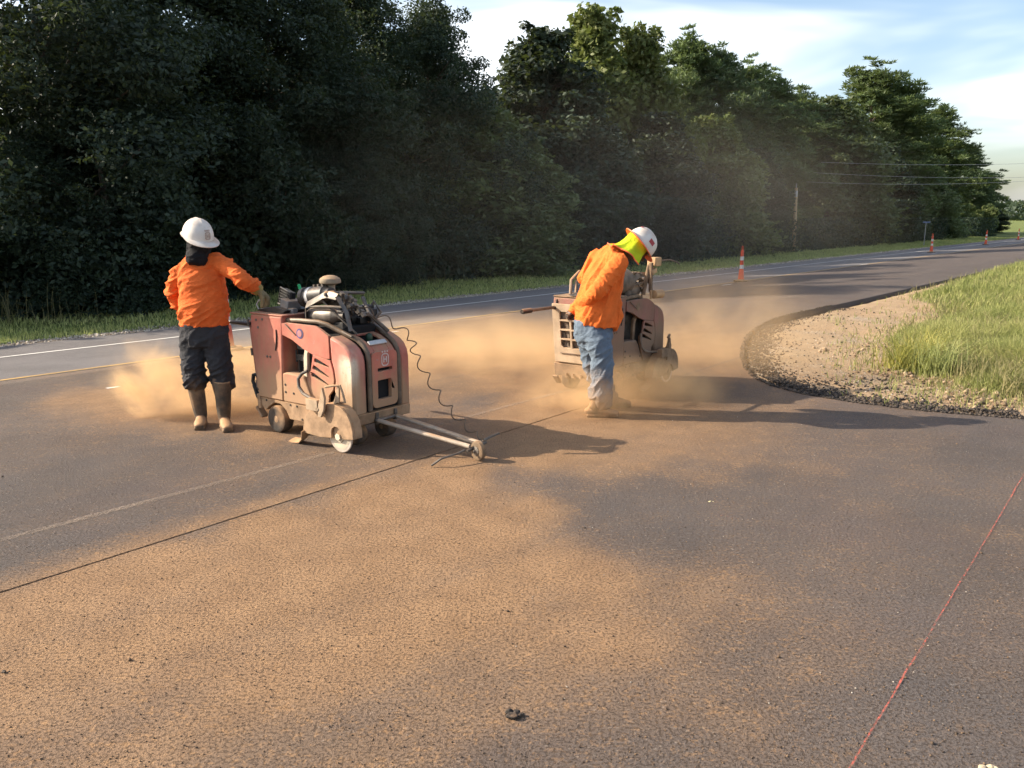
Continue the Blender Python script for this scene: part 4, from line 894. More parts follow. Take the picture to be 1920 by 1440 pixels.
    b.stuff("guard_bars", blk, lg); b = B(); n_ = Vector((.25, .95, 0)); b.prism([(0, 0), (1, 0), (1, 1), (0, 1)], lambda u, w, t: q[0].lerp(q[3], .04 + .92 * u).lerp(q[1].lerp(q[2], .04 + .92 * u), .05 + .9 * w) + n_ * t, (), .01, .05); b.build("lamp", M_hole, lg)
    # wheels
    for s_, w_, r_ in ((.014, -.005, .113), (.014, .505, .113), (.80, .10, .085), (.80, .42, .085)):
        b = B(); b.lathe(S(s_, w_, r_ + .002), (0, 1, 0), [(0, r_ * .70), (-.002, r_ * .82), (.004, r_ * .95), (.015, r_), (.085, r_), (.096, r_ * .95), (.10, r_ * .7)], 30); wh = b.build("wheel", M_tyre, root)
        b = B(); b.lathe(S(s_, w_ + .012, r_ + .002), (0, -1, 0), [(-.01, r_ * .72), (0, r_ * .70), (.002, r_ * .62), (-.004, r_ * .55), (-.004, r_ * .3), (.012, r_ * .24), (.016, r_ * .1)], 24); b.build("hub", mud, wh)
    # blade, guard, guard bracket
    b = B(); b.lathe(S(.885, -.085, .128), (0, 1, 0), [(0, .02), (0, .122), (.003, .126), (.011, .126), (.014, .122), (.014, .02)], 40); bl = b.build("saw_blade", M_blade, root)
    b = B(); b.lathe(S(.885, -.085, .128), (0, -1, 0), [(0, .050), (.012, .048), (.014, .030), (.030, .028)], 6); b.lathe(S(.885, -.086, .128), (0, -1, 0), [(0, .1), (.001, .095)], 32); b.build("blade_flange", M_cream if v == 1 else mud, bl)
    g = [(.500, .105), (.512, .175), (.545, .245), (.60, .305), (.68, .345), (.78, .372), (.87, .378), (.945, .362), (1.005, .325), (1.045, .27), (1.066, .20), (1.068, .135), (.955, .120), (.945, .165), (.925, .19), (.90, .205), (.87, .207), (.845, .193), (.832, .165), (.83, .112), (.70, .10)]
    b = B(); b.prism(g, sz, t0=-.125, t1=-.106); b.prism([(x, y) for x, y in g[:12]] + [(.955, .12), (.83, .112)], sz, t0=-.105, t1=-.03); gd_ = b.build("blade_guard", mud, root, bevel=.010)
    b = B(); b.box(S(.67, -.145, .355), (.13, .05, .085)); b.prism([(.735, .27), (.765, .27), (.80, .33), (.815, .42), (.79, .50), (.765, .42), (.74, .36)], sz, t0=-.165, t1=-.145); b.prism([(.83, .37), (.90, .39), (.905, .50), (.885, .525), (.87, .45)], sz, t0=-.10, t1=-.085); b.tube([S(.79, -.13, .50), S(.85, -.11, .515), S(.91, -.09, .52), S(.925, -.08, .46), S(.925, -.06, .39), S(.84, -.08, .375)], .010); b.cyl(S(.73, -.17, .33), S(.73, -.10, .33), .015); b.build("guard_bracket", mud if v == 2 else plain("tan_bracket", (.36, .27, .185), .8, .2, 9, 0, .3, .3, .25), gd_, bevel=.004)
    b = B(); vs = [S(.52, -.12, .13), S(.49, -.10, .06), S(.44, -.09, .022), S(.36, -.09, .012), S(.32, -.09, .014)]; b.loft(vs, [(.006, .045)] * 5, (1, 0, 0), 6); b.build("mud_flap", mud, gd_)
    # front plate and sight guide
    b = B(); b.box(S(.925, .32, .225), (.05, .40, .09)); b.build("front_axle_beam", blk, root, bevel=.008)
    return root
def add_sight_guide(root):
    g1 = [S(.985, .215, .205), S(1.79, .345, .105)]; g2 = [S(.985, .415, .205), S(1.80, .46, .105)]
    b = MB(); b.box(S(.965, .215, .22), (.03, .03, .09)); b.box(S(.965, .415, .22), (.03, .03, .09)); b.cyl(S(.975, .19, .205), S(.975, .44, .205), .014); sg = b.build("sight_guide", GREY1, root, bevel=.004)
    for a_, c_ in (g1, g2): b = MB(); b.cyl(a_, c_, .017, .017, 12); b.build("guide_bar", plain("pale_dusty_bar", (.42, .36, .29), .7, .2, 8, .1, .2, .4, .15), sg)
    b = MB(); wc = S(1.84, .38, .074); ax = Vector((.25, 1, 0)).normalized(); b.lathe(wc - ax * .02, ax, [(0, .03), (0, .062), (.006, .072), (.034, .072), (.04, .062), (.04, .03)], 26); w_ = b.build("guide_wheel", plain("dusty_small_tyre", (.16, .115, .075), .85, .25, 8, 0, .3, .3, .2), sg)
    b = MB(); b.lathe(wc - ax * .024, -ax, [(0, .036), (.002, .03), (.006, .012), (.02, .010)], 20); b.build("hub", GREY1, w_)
    b = MB(); b.tube([S(1.80, .50, .12), S(1.81, .56, .135), S(1.83, .64, .15)], .010); b.tube([S(1.78, .30, .085), S(1.77, .22, .075), S(1.73, .10, .06), S(1.68, .05, .012)], .008); b.cyl(S(1.80, .30, .08), S(1.80, .52, .10), .011); b.tube([S(1.62, .40, .13), S(1.70, .42, .115), S(1.80, .44, .10)], .012); b.build("guide_axle", GREY1, sg)
    # stretched coil cable from the hood down to the guide
    base = [S(.76, .25, 1.075), S(.86, .40, .98), S(.99, .56, .83), S(1.05, .58, .67), S(1.22, .56, .48), S(1.42, .53, .32), S(1.63, .51, .20), S(1.80, .49, .115)]
    def cat(t):
        n = len(base) - 1; k = min(n - 1, int(t * n)); u = t * n - k; p0, p1, p2, p3 = base[max(0, k - 1)], base[k], base[k + 1], base[min(n, k + 2)]
        return .5 * ((2 * p1) + (p2 - p0) * u + (2 * p0 - 5 * p1 + 4 * p2 - p3) * u * u + (3 * p1 - p0 - 3 * p2 + p3) * u ** 3)
    P = []; T = 260; turns = 10.5
    for i in range(T + 1):
        t = i / T; d = (cat(min(1, t + .01)) - cat(max(0, t - .01))).normalized(); a_ = d.cross(Vector((0, 0, 1))).normalized(); c_ = d.cross(a_); ph = t * turns * 2 * math.pi; am = .030 * min(1, t * 10) * min(1, (1 - t) * 9)
        P.append(cat(t) + a_ * (am * math.cos(ph)) + c_ * (am * math.sin(ph)))
    b = MB(); b.tube(P, .0046, 6); b.build("coil_cable", plain("brown_cable", (.11, .075, .05), .6, .2), sg)
h1 = R(-37); hv = Vector((math.cos(h1), math.sin(h1), 0)); lv = Vector((-math.sin(h1), math.cos(h1), 0)); W1 = Vector((-1.945, 6.65, 0))
saw1 = make_saw(W1 + hv * .35 + lv * .3, h1, 1); add_sight_guide(saw1)
tag(saw1, "faded red walk-behind pavement saw with coil cable and sight guide, held by the left worker", "saw", "walk-behind saws")
h2 = math.atan2(U.y, U.x) + R(1.7); hv2 = Vector((math.cos(h2), math.sin(h2), 0)); lv2 = Vector((-math.sin(h2), math.cos(h2), 0)); W2 = Vector((1.04, 8.11, 0))
saw2 = make_saw(W2 + hv2 * .35 + lv2 * .3, h2, 2)
tag(saw2, "dust-caked brown walk-behind saw with barred rear door behind the bent worker", "saw", "walk-behind saws")
b = MB(); b.tube([S(.62, .08, .95), S(.63, .06, 1.10), S(.66, .05, 1.24), S(.72, .05, 1.27)], .020, 10); b.box(S(.66, .02, 1.13), (.035, .03, .30)); b.build("handle_post", MUD2, saw2, bevel=.004)
b = MB(); b.box(S(.76, .04, 1.285), (.13, .10, .09)); b.box(S(.70, .03, 1.19), (.10, .07, .05), Matrix.Rotation(R(-15), 3, "Y")); b.build("control_head", M_wood, saw2, bevel=.008)
b = MB(); b.tube([S(.80, .02, 1.29), S(.95, -.04, 1.30), S(1.04, -.08, 1.27), S(1.07, -.09, 1.25)], .008); b.build("brake_lever", GREY2, saw2)
b = MB(); b.lathe(S(.66, -.02, .955), (1, -.15, 0), [(0, .02), (.001, .044), (.13, .044), (.135, .040), (.14, .01)], 20); b.cyl(S(.62, -.01, .91), S(.62, -.01, 1.0), .012); b.build("work_lamp", M_wood, saw2)
b = MB()
for k in range(4): b.tube([S(-.10 + .02 * k, .50 - .05 * k, .98), S(-.06 + .03 * k, .52 - .04 * k, 1.12 - .02 * k), S(.05 + .04 * k, .50 - .04 * k, 1.20 - .02 * k), S(.20 + .03 * k, .44, 1.17), S(.34, .40 - .02 * k, 1.02)], .017, 8)
b.each("looped_hose", plain("grey_hose", (.20, .175, .15), .7, .2, 9, 0, .2, .4, .3), saw2)
b = MB(); b.lathe(S(.10, .18, 1.10), (1, 0, 0), [(0, .05), (.01, .115), (.06, .125), (.30, .125), (.33, .10), (.36, .04)], 28); b.build("water_drum", GREY2, saw2)
b = MB(); b.box(S(.26, .25, 1.30), (.10, .06, .02)); b.cyl(S(.30, .25, 1.1), S(.28, .25, 1.3), .012); b.build("red_cap_stay", MUD2, saw2)
#PART5
# ================================================================== PEOPLE
def cloth(name, c, var=.12, dust=0.0, weave=900, rough=.85):
    n = NT(name); P = n.co("Object"); z = n.xyz(P)[2]
    f = n.noise(7, 5, .6, P); cc = n.mix(n.rng(f, .3, .7), tuple(q * (1 - var) for q in c), tuple(min(1, q * (1 + var)) for q in c))
    if dust: cc = n.mix(n.rng(n.math("ADD", n.noise(5, 5, .62, P), n.rng(z, .75, .0, -.25, dust)), .45, 1.0, 0, .85), cc, (.36, .235, .14))
    h = n.math("ADD", n.noise(16, 4, .55, n.stretch((1, 1, 1.6), P), .8), n.math("MULTIPLY", n.noise(weave, 2, .5, P), .12))
    return n.fin(cc, rough, n.bump(h, .75, .02), 0, .15)
M_shirt1 = cloth("orange_shirt", (.74, .15, .035)); M_shirt2 = cloth("bright_orange_shirt", (.78, .17, .035)); M_hv = cloth("yellow_green_cloth", (.44, .54, .02), .10)
M_trou = cloth("charcoal_work_trousers", (.040, .041, .046), .25, .25); M_denim = cloth("faded_denim", (.125, .165, .215), .14, .45); M_gait = cloth("black_gaiter", (.014, .014, .016), .2)
M_boot1 = plain("dusty_rubber_boot", (.060, .050, .040), .7, .3, 9, 0, .3, .3, .38); M_boot2 = plain("dusty_work_boot", (.10, .07, .045), .85, .3, 9, 0, .4, .3, .5)
M_glove = cloth("tan_work_glove", (.27, .20, .105), .25); M_skin = plain("brown_skin", (.105, .058, .036), .55, .12, 12, 0, .15, .4); M_cuff = cloth("olive_knit_cuff", (.30, .23, .08), .2)
M_hat = plain("scuffed_white_shell", (.66, .63, .58), .45, .08, 7, 0, .1, .45, .04); M_hatmark = plain("worn_brown_print", (.38, .30, .25), .6, .3, 60); M_brim = plain("orange_brim", (.75, .16, .05), .5, .1); M_sticker = plain("dark_red_sticker", (.34, .04, .045), .5, .15); M_eye = plain("eye", (.5, .5, .48), .2, .05); M_collar = cloth("pale_collar", (.40, .36, .31))
def remesh(mb, name, vox, smooth=6, wr=None, mat=None, parent=None, org=None):
    me = bpy.data.meshes.new(name); me.from_pydata(mb.v, [], mb.f); bm = bmesh.new(); bm.from_mesh(me); bmesh.ops.triangulate(bm, faces=[f for f in bm.faces if len(f.verts) > 4]); bmesh.ops.recalc_face_normals(bm, faces=bm.faces); bm.to_mesh(me); bm.free()
    o = bpy.data.objects.new(name, me); col.objects.link(o)
    m = o.modifiers.new("r", "REMESH"); m.mode = "VOXEL"; m.voxel_size = vox; m.adaptivity = 0
    s_ = o.modifiers.new("s", "SMOOTH"); s_.factor = .5; s_.iterations = smooth
    dg = bpy.context.evaluated_depsgraph_get(); nm = bpy.data.meshes.new_from_object(o.evaluated_get(dg)); bpy.data.objects.remove(o); bpy.data.meshes.remove(me)
    n = len(nm.vertices); co = np.empty(n * 3, np.float32); nm.vertices.foreach_get("co", co); co = co.reshape(-1, 3); nr = np.empty(n * 3, np.float32); nm.vertices.foreach_get("normal", nr); nr = nr.reshape(-1, 3)
    if wr:
        dsp = np.array([wr(Vector(p)) for p in co.tolist()], np.float32); co = co + nr * dsp[:, None]
    if org is not None: co = co - np.array(org, np.float32)
    nm.vertices.foreach_set("co", co.astype(np.float32).ravel()); nm.update(); nm.shade_smooth(); nm.name = name
    return link(name, nm, mat, parent)
def folds(amp, f=(9, 9, 5), sd=0.0, boost=None):
    def w(p):
        q = Vector((p.x * f[0], p.y * f[1], p.z * f[2] + sd)); a = 1 - abs(mnoise.noise(q)) * 2.2; b = mnoise.noise(q * 2.3); k = amp * (a * .75 + b * .45)
        return k * (boost(p) if boost else 1)
    return w
def folds_dir(amp, dv, sd=0.0, fa=3.2, fc=15.0, boost=None):
    dv = Vector(dv).normalized(); cv = dv.cross(Vector((0, 1, 0))).normalized()
    def w(p):
        u = p.dot(dv); v = p.dot(cv); wv = mnoise.noise(p * 4.0 + Vector((sd, 0, 0))) * .06; q = Vector((u * fa, (v + wv) * fc, p.y * 5 + sd))
        r_ = (1 - min(1, abs(mnoise.noise(q)) * 1.6)) ** 3; r2 = (1 - min(1, abs(mnoise.noise(q * 2.1)) * 1.6)) ** 3
        return (amp * (r_ - .25) + amp * .45 * (r2 - .25)) * (boost(p) if boost else 1)
    return w
def hand(mb, wrist, d, pn, side, curl=1.0, sc=1.0, fat=0.0):
    """palm and five fingers; d wrist->knuckles, pn palm normal, side = direction of the thumb edge."""
    d = Vector(d).normalized(); pn = Vector(pn); pn = (pn - d * pn.dot(d)).normalized(); sd = Vector(side); sd = (sd - d * sd.dot(d) - pn * sd.dot(pn)).normalized(); w = Vector(wrist)
    mb.loft([w, w + d * .03 * sc, w + d * .065 * sc, w + d * .095 * sc], [(.028 + fat, .021 + fat), (.038 + fat, .020 + fat), (.042 + fat, .017 + fat), (.040 + fat, .014 + fat)], sd, 12, round_=True)
    for k, (off, ln) in enumerate(((.031, .074), (.0105, .082), (-.0105, .077), (-.031, .060))):
        p = w + d * (.088 - .004 * abs(k - 1)) * sc + sd * off * sc; pts = [p]; ang = .12 * curl; ax = d
        for j, fr in enumerate((.45, .31, .24)):
            ang += curl * (.55, .85, .6)[j]; v = d * math.cos(ang) + pn * math.sin(ang) + sd * (.04 * (1.5 - k)); pts.append(pts[-1] + v.normalized() * ln * fr * sc)
        mb.loft(pts, [.0095 + fat, .009 + fat, .0085 + fat, .0075 + fat], sd, 8, round_=True)
    p = w + d * .022 * sc + sd * .030 * sc; v1 = (d * .62 + sd * .62 + pn * .35 * curl).normalized(); v2 = (d * .75 + sd * .12 + pn * .75 * curl).normalized(); p1 = p + v1 * .045 * sc
    mb.loft([p, p1, p1 + v2 * .03 * sc, p1 + (v2 + pn * .3 * curl).normalized() * .052 * sc], [.014 + fat, .012 + fat, .0105 + fat, .008 + fat], sd, 8, round_=True)
def head(mb, c, f, u):
    f = Vector(f).normalized(); u = Vector(u); u = (u - f * u.dot(f)).normalized(); s = f.cross(u); c = Vector(c); L_ = lambda a, b, d_: c + f * a + s * b + u * d_
    mb.loft([L_(.015, 0, -.115), L_(.012, 0, -.085), L_(.005, 0, -.04), L_(0, 0, 0), L_(-.005, 0, .045), L_(-.01, 0, .085), L_(-.01, 0, .11)], [(.035, .045), (.055, .078), (.068, .092), (.075, .098), (.074, .098), (.058, .08), (.03, .045)], s, 18)
    mb.loft([L_(.088, 0, .005), L_(.103, 0, -.022), L_(.112, 0, -.038), L_(.095, 0, -.046)], [.010, .013, .016, .012], s, 8); mb.loft([L_(.082, -.026, -.072), L_(.09, 0, -.070), L_(.082, .026, -.072)], [.008, .011, .008], u, 8)
    for e in (-1, 1): mb.loft([L_(-.01, e * .070, -.03), L_(-.015, e * .080, -.002), L_(-.018, e * .078, .025)], [(.010, .016), (.009, .022), (.007, .014)], s, 8)
    return L_
def helmet(parent, L_, org, mat, full, name="hard_hat"):
    """shell with ridge, brim or visor; L_ maps head-local forward, side, up."""
    rows, n = 9, 36; vs = []; fs = []; b = MB(); lv = lambda p: tuple(Vector(p) - Vector(org))
    for i in range(rows + 1):
        t = math.pi / 2 * i / rows; rr = math.cos(t) ** .82; hz = math.sin(t)
        for k in range(n):
            a = 2 * math.pi * k / n; x, y = math.cos(a), math.sin(a); ridge = .006 * max(0, 1 - abs(y * rr) / .09) * (1 if i > 1 else 0)
            vs.append(lv(L_(-.012 + .142 * x * rr, .116 * y * rr, .030 + (.142 + ridge) * hz)))
    for i in range(rows):
        for k in range(n): k2 = (k + 1) % n; fs.append((i * n + k, i * n + k2, (i + 1) * n + k2, (i + 1) * n + k))
    o = len(vs); vs.append(lv(L_(-.012, 0, .178))); fs += [(rows * n + k, rows * n + (k + 1) % n, o) for k in range(n)]
    inner = len(vs)
    for k in range(n): a = 2 * math.pi * k / n; vs.append(lv(L_(-.012 + .125 * math.cos(a), .10 * math.sin(a), .034)))
    for k in range(n): k2 = (k + 1) % n; fs.append((k2, k, inner + k, inner + k2))
    b.add(vs, fs); hat = b.build(name, mat, parent, 60)
    b = MB(); vs = []; fs = []
    for k in range(n):
        a = 2 * math.pi * k / n; x, y = math.cos(a), math.sin(a); ext = (.045 if full else .010 + .066 * max(0, x) ** 1.4 + .018 * max(0, -x) ** 3); dz = -.012 if full else (-.016 * max(0, x) - .010 * max(0, -x) ** 3)
        for e, h_ in ((-.006, .034), (ext, .028 + dz), (ext - .003, .022 + dz), (-.006, .026)): vs.append(lv(L_(-.012 + (.142 + e) * x, (.116 + e) * y, h_)))
    for k in range(n):
        k2 = (k + 1) % n
        for j in range(4): j2 = (j + 1) % 4; fs.append((k * 4 + j, k * 4 + j2, k2 * 4 + j2, k2 * 4 + j))
    b.add(vs, fs); b.build("brim", M_brim if full else mat, hat, 50)
    return hat
def dome_patch(parent, L_, org, a0, h0, poly, mat, name, holes=()):
    """flat print wrapped on the shell: poly in metres around azimuth a0, height h0."""
    def mp(u, v, t):
        z = h0 + v; i = max(0, min(1, (z - .030) / .142)); rr = math.cos(math.asin(i)) ** .82; a = a0 + u / (.13 * max(rr, .2)); p = L_(-.012 + (.142 * rr + .0035 + t) * math.cos(a), (.116 * rr + .0035 + t) * math.sin(a), .030 + .1455 * i)
        return Vector(p) - Vector(org)
    b = MB(); b.prism(poly, mp, holes, 0, .001); return b.build(name, mat, parent, 0)
def shoe(mb, heel, toe, w=.047, top=None, topr=.055, h=.085):
    heel, toe = Vector(heel), Vector(toe); d = (toe - heel).normalized(); L0 = (toe - heel).length; up = Vector((0, 0, 1)); s = d.cross(up)
    P = lambda k, z: heel + d * (L0 * k) + up * z
    mb.loft([P(.06, .045), P(.25, .052), P(.48, .048), P(.72, .040), P(.92, .033)], [(w * .80, .040), (w * .88, .050), (w * .92, .045), (w * 1.05, .037), (w * .85, .028)], s, 14, round_=True)
    mb.box(heel + d * L0 * .5 + up * .011, (L0 * .97, w * 1.75, .022), Matrix((d, s, up)).transposed())
    if top is not None:
        t = Vector(top); a = P(.24, .07); mb.loft([a, a.lerp(t, .3), a.lerp(t, .65), t], [(w * 1.0, .058), (topr * .86, topr * .92), (topr * .95, topr), (topr, topr)], s, 14)

# ---------------------------------------------------------------- left worker: upright, left hand on the saw
K = 6.86
org1 = gp(398, 806); org1 = Vector((org1.x, 6.86, 0)); man1 = empty("person", org1)
J = lambda px, py, dy=0.0: at(px, py, K + dy)
sh = MB()                                                  # shirt: torso and sleeves
sh.loft([J(384, 610), J(383, 596), J(382, 575), J(381, 548), J(378, 522), J(376, 503), J(375, 492, -.02), J(374, 485, -.06)], [(.190, .150), (.196, .165), (.198, .172), (.192, .158), (.190, .142), (.172, .125), (.130, .108), (.100, .096)], (1, 0, 0), 24)
sh.loft([J(350, 507), J(336, 516, .02), J(328, 532, .07), J(325, 550, .10)], [.068, .072, .066, .060], n=14, round_=True); sh.loft([J(325, 550, .10), J(333, 569, .17), J(347, 585, .22)], [.060, .057, .048], n=14, round_=True)
sh.loft([J(393, 493), J(408, 491, -.01), J(432, 506, -.08), J(455, 524, -.16)], [.078, .076, .070, .064], n=14, round_=True); sh.loft([J(455, 524, -.16), J(468, 533, -.10), J(479, 540, -.03)], [.066, .062, .054], n=14, round_=True)
def b1(p): return 1.0 + (.9 if p.x > org1.x + .22 or p.x < org1.x - .24 else 0) + .8 * max(0, 1 - abs(p.z - .95) / .10)
o = remesh(sh, "shirt", .009, 5, folds_dir(.013, (.9, 0, .45), 1.7, 3.0, 14.0, b1), M_shirt1, man1, org1); o["label"] = "long-sleeved plain orange shirt"
tr = MB()
tr.loft([J(383, 604), J(383, 618), J(383, 634), J(384, 648)], [(.185, .142), (.196, .150), (.192, .150), (.165, .135)], (1, 0, 0), 20)
tr.loft([J(365, 628), J(362, 655), J(362, 685, -.03), J(364, 699), J(365, 708), J(365, 714)], [.112, .106, .094, .097, .106, .094], n=16, round_=True)
tr.loft([J(402, 628), J(408, 655), J(413, 688, -.03), J(416, 701), J(417, 711), J(418, 717)], [.112, .108, .097, .100, .109, .096], n=16, round_=True)
o = remesh(tr, "trousers", .010, 4, folds_dir(.012, (.8, 0, .5), 4.1, 5.0, 16.0, lambda p: 1 + 1.3 * max(0, 1 - abs(p.z - .42) / .16)), M_trou, man1, org1); o["label"] = "charcoal work trousers bunched at the knees"
f1 = gp(375, 808); f2 = gp(424, 812)
for (fx, tp, tx, lab) in ((f1, J(365, 716), -.02, 0), (f2, J(417, 718), .04, 1)):
    bt = MB(); toe = Vector((fx.x + tx * .4, fx.y + .01, 0)); heel = Vector((fx.x - tx * .6 - .085, fx.y + .265, 0)); tq = at(365 if lab == 0 else 417, 714, heel.y - .085); shoe(bt, heel, toe, .050, tq, .070); remesh(bt, "boot", .007, 3, None, M_boot1, man1, org1)
f_ = Vector((.70, -.64, -.32)).normalized(); u_ = Vector((.20, -.22, .95)); bd = MB(); hc = J(372, 450, -.02); HL = head(bd, hc, f_, u_)
bd.loft([J(372, 470), J(372, 484), J(374, 500)], [.058, .058, .062], n=14)
bd.loft([J(383, 606), J(382, 575), J(380, 545), J(376, 512), J(373, 492), J(372, 482)], [(.16, .115), (.165, .13), (.155, .115), (.145, .095), (.10, .07), (.06, .06)], (1, 0, 0), 18)
bd.loft([J(346, 507), J(331, 526, .05), J(326, 549, .10), J(347, 585, .22)], [.05, .05, .044, .034], n=12, round_=True)
bd.loft([J(398, 497), J(430, 508, -.07), J(454, 524, -.15), J(481, 542, -.02)], [.045, .042, .040, .032], n=12, round_=True)
for (h_, k_, c_, ft_) in ((J(366, 620), J(362, 670), J(365, 718), f1), (J(402, 620), J(411, 670), J(417, 720), f2)):
    y_ = ft_.y + .185; bd.loft([h_, k_, Vector((c_.x - .02, y_, c_.z)), Vector((ft_.x - .06, y_, .10)), Vector((ft_.x - .06, y_ + .01, .055))], [.085, .065, .05, .038, .034], n=12, round_=True); bd.loft([Vector((ft_.x - .06, y_, .055)), Vector((ft_.x - .02, ft_.y + .06, .045))], [.034, .026], n=10, round_=True)
wl = J(481, 541, -.02); wd = (J(505, 561, .04) - wl).normalized(); pnl = Vector((-.25, .15, -1)); thl = Vector((-.3, -1, -.2)); hand(bd, wl, wd, pnl, thl, .9, 1.22)
wr_ = J(348, 586, .22); hand(bd, wr_, (1, .2, -.35), (0, -1, 0), (0, 0, 1), .6)
o = remesh(bd, "body", .0058, 3, None, M_skin, man1, org1)
gl = MB(); hand(gl, wl, wd, pnl, thl, .9, 1.28, .0075); remesh(gl, "glove", .0052, 2, folds(.002, (40, 40, 40)), M_glove, man1, org1)
cf = MB(); cf.loft([wl - wd * .055, wl - wd * .02, wl + wd * .035], [(.056, .052), (.060, .054), (.054, .042)], thl, 16); cfo = remesh(cf, "glove_cuff", .006, 2, folds(.003, (30, 30, 30)), M_cuff, man1, org1)
ga = MB(); Lh = HL; ga.loft([Lh(.012, 0, .012), Lh(.018, 0, -.025), Lh(.014, 0, -.07), Lh(.0, 0, -.115), J(375, 481) + Vector((0, -.05, 0)), J(376, 489) + Vector((0, -.085, 0)), J(377, 496) + Vector((0, -.105, 0))], [(.086, .108), (.089, .114), (.087, .106), (.085, .096), (.088, .092), (.084, .080), (.060, .045)], f_.cross(u_), 20, round_=False)
ga.loft([HL(.085, 0, .015), HL(.112, 0, -.018), HL(.124, 0, -.036), HL(.108, 0, -.060), HL(.104, 0, -.088)], [.016, .020, .024, .022, .030], f_.cross(u_), 10, round_=True)
remesh(ga, "neck_gaiter", .007, 4, folds(.006, (14, 14, 34), 2.2), M_gait, man1, org1)
cl_ = MB(); cl_.loft([J(370, 478, .0), J(370, 483, -.01), J(371, 489, -.02)], [(.080, .084), (.094, .094), (.104, .104)], (1, 0, 0), 20); remesh(cl_, "collar", .006, 3, None, M_collar, man1, org1)
hat = helmet(man1, HL, org1, M_hat, False); hat["label"] = "white hard hat with worn crowned shield print"
dome_patch(hat, HL, org1, -.10, .078, rrect(-.026, -.030, .026, .026, .014, 4), M_hatmark, "shield_print", [rrect(-.019, -.023, .019, .019, .009, 4)])
for hx in (-.010, .010): dome_patch(hat, HL, org1, -.10, .078, [(hx - .005, -.017), (hx + .005, -.017), (hx + .005, .013), (hx - .005, .013)], M_hatmark, "print_stroke")
dome_patch(hat, HL, org1, -.10, .078, [(-.005, -.004), (.005, -.004), (.005, .003), (-.005, .003)], M_hatmark, "print_stroke")
for hx in (-.018, 0, .018): dome_patch(hat, HL, org1, -.10, .078, [(hx - .007, .030), (hx + .007, .030), (hx + .007, .042), (hx - .007, .042)], M_hatmark, "print_crown_point")
ph = MB(); ph.box(J(341, 607, .03) - org1, (.035, .07, .105), Matrix.Rotation(R(8), 3, "Y")); ph.build("belt_pouch", BLK1, man1, bevel=.008)
tag(man1, "upright worker in orange shirt and black gaiter, gloved hand on the red saw", "person", "road workers")

# ---------------------------------------------------------------- right worker: bent over, right hand back on the handlebar
K = 7.38
g2 = gp(1128, 780); org2 = Vector((g2.x, 7.35, 0)); man2 = empty("person", org2)
J = lambda px, py, dy=0.0: at(px, py, K + dy)
lat = Vector((.36, -.93, 0)).normalized()                # towards his right, the camera side
grip = W2 + hv2 * -.775 + lv2 * .045 + Vector((0, 0, .868))
sh = MB()
sh.loft([J(1117, 609), J(1119, 592), J(1121, 568), J(1127, 540), J(1135, 515), J(1141, 496), J(1148, 481), J(1158, 472), J(1168, 470)], [(.195, .176), (.200, .196), (.195, .200), (.190, .178), (.190, .152), (.190, .130), (.165, .105), (.11, .085), (.075, .065)], lat, 24)
RS = J(1158, 497, -.225); RE = J(1122, 545, -.30); RW = grip + Vector((.035, -.045, .060))
sh.loft([J(1148, 486, -.10), RS], [.085, .080], n=14, round_=True)
sv = MB(); sv.loft([RS.lerp(RE, -.12), RS.lerp(RE, .12), RS.lerp(RE, .5), RE], [.078, .086, .080, .070], n=14, round_=True); sv.loft([RE, RE.lerp(RW, .5), RW], [.070, .062, .048], n=14, round_=True)
LS = J(1120, 484, .19); LE = J(1098, 521, .28); LW = J(1140, 552, .30); sh.loft([J(1138, 484, .06), LS, LE], [.085, .085, .068], n=14, round_=True); sh.loft([LE, LW], [.068, .05], n=12, round_=True)
sh.loft([J(1150, 560), J(1153, 590), J(1151, 617)], [(.10, .055), (.10, .05), (.07, .022)], lat, 14, round_=True)
def w2(p):
    q = (p - RE).length; return folds_dir(.017, (.35, 0, .9), 9.3, 2.6, 12.0)(p)
o = remesh(sh, "shirt", .009, 4, w2, M_shirt2, man2, org2); o["label"] = "loose bright orange long-sleeved shirt"
remesh(sv, "sleeve", .008, 4, folds_dir(.010, (.65, 0, -.75), 5.5, 9.0, 20.0), M_shirt2, o, org2)
tr = MB(); tr.loft([J(1112, 600), J(1112, 615), J(1113, 632), J(1114, 648)], [(.175, .165), (.18, .17), (.175, .165), (.14, .13)], lat, 20)
RK = J(1129, 672, -.15); RA = J(1127, 752, -.15); tr.loft([J(1118, 628, -.09), J(1124, 650, -.13), RK, J(1130, 712, -.15), J(1127, 740, -.15), RA], [.115, .112, .098, .096, .104, .098], n=16, round_=True)
LK = J(1112, 680, .10); LA = J(1140, 748, .16); tr.loft([J(1104, 628, .09), LK, J(1126, 720, .14), LA], [.112, .096, .092, .090], n=16, round_=True)
o = remesh(tr, "jeans", .010, 3, folds_dir(.014, (.55, 0, .8), 3.3, 3.5, 14.0, lambda p: 1 + 1.0 * max(0, 1 - abs(p.z - .22) / .2)), M_denim, man2, org2); o["label"] = "faded blue jeans torn and dusty at the hem"
ft = gp(1125, 783)
for (h_, t_, tp) in ((Vector((ft.x - .12, ft.y + .05, 0)), Vector((ft.x + .17, ft.y + .02, 0)), Vector((RA.x, ft.y + .05, .22))), (Vector((LA.x - .06, 7.56, 0)), Vector((LA.x + .22, 7.60, 0)), Vector((LA.x, 7.57, .22)))):
    bt = MB(); shoe(bt, h_, t_, .052, tp, .066); remesh(bt, "work_boot", .007, 3, None, M_boot2, man2, org2)
u_ = Vector((.76, .10, .63)).normalized(); f_ = Vector((.60, .10, -.78)); bc = J(1203, 459); hc = bc - u_ * .034; bd = MB(); HL = head(bd, hc, f_, u_)
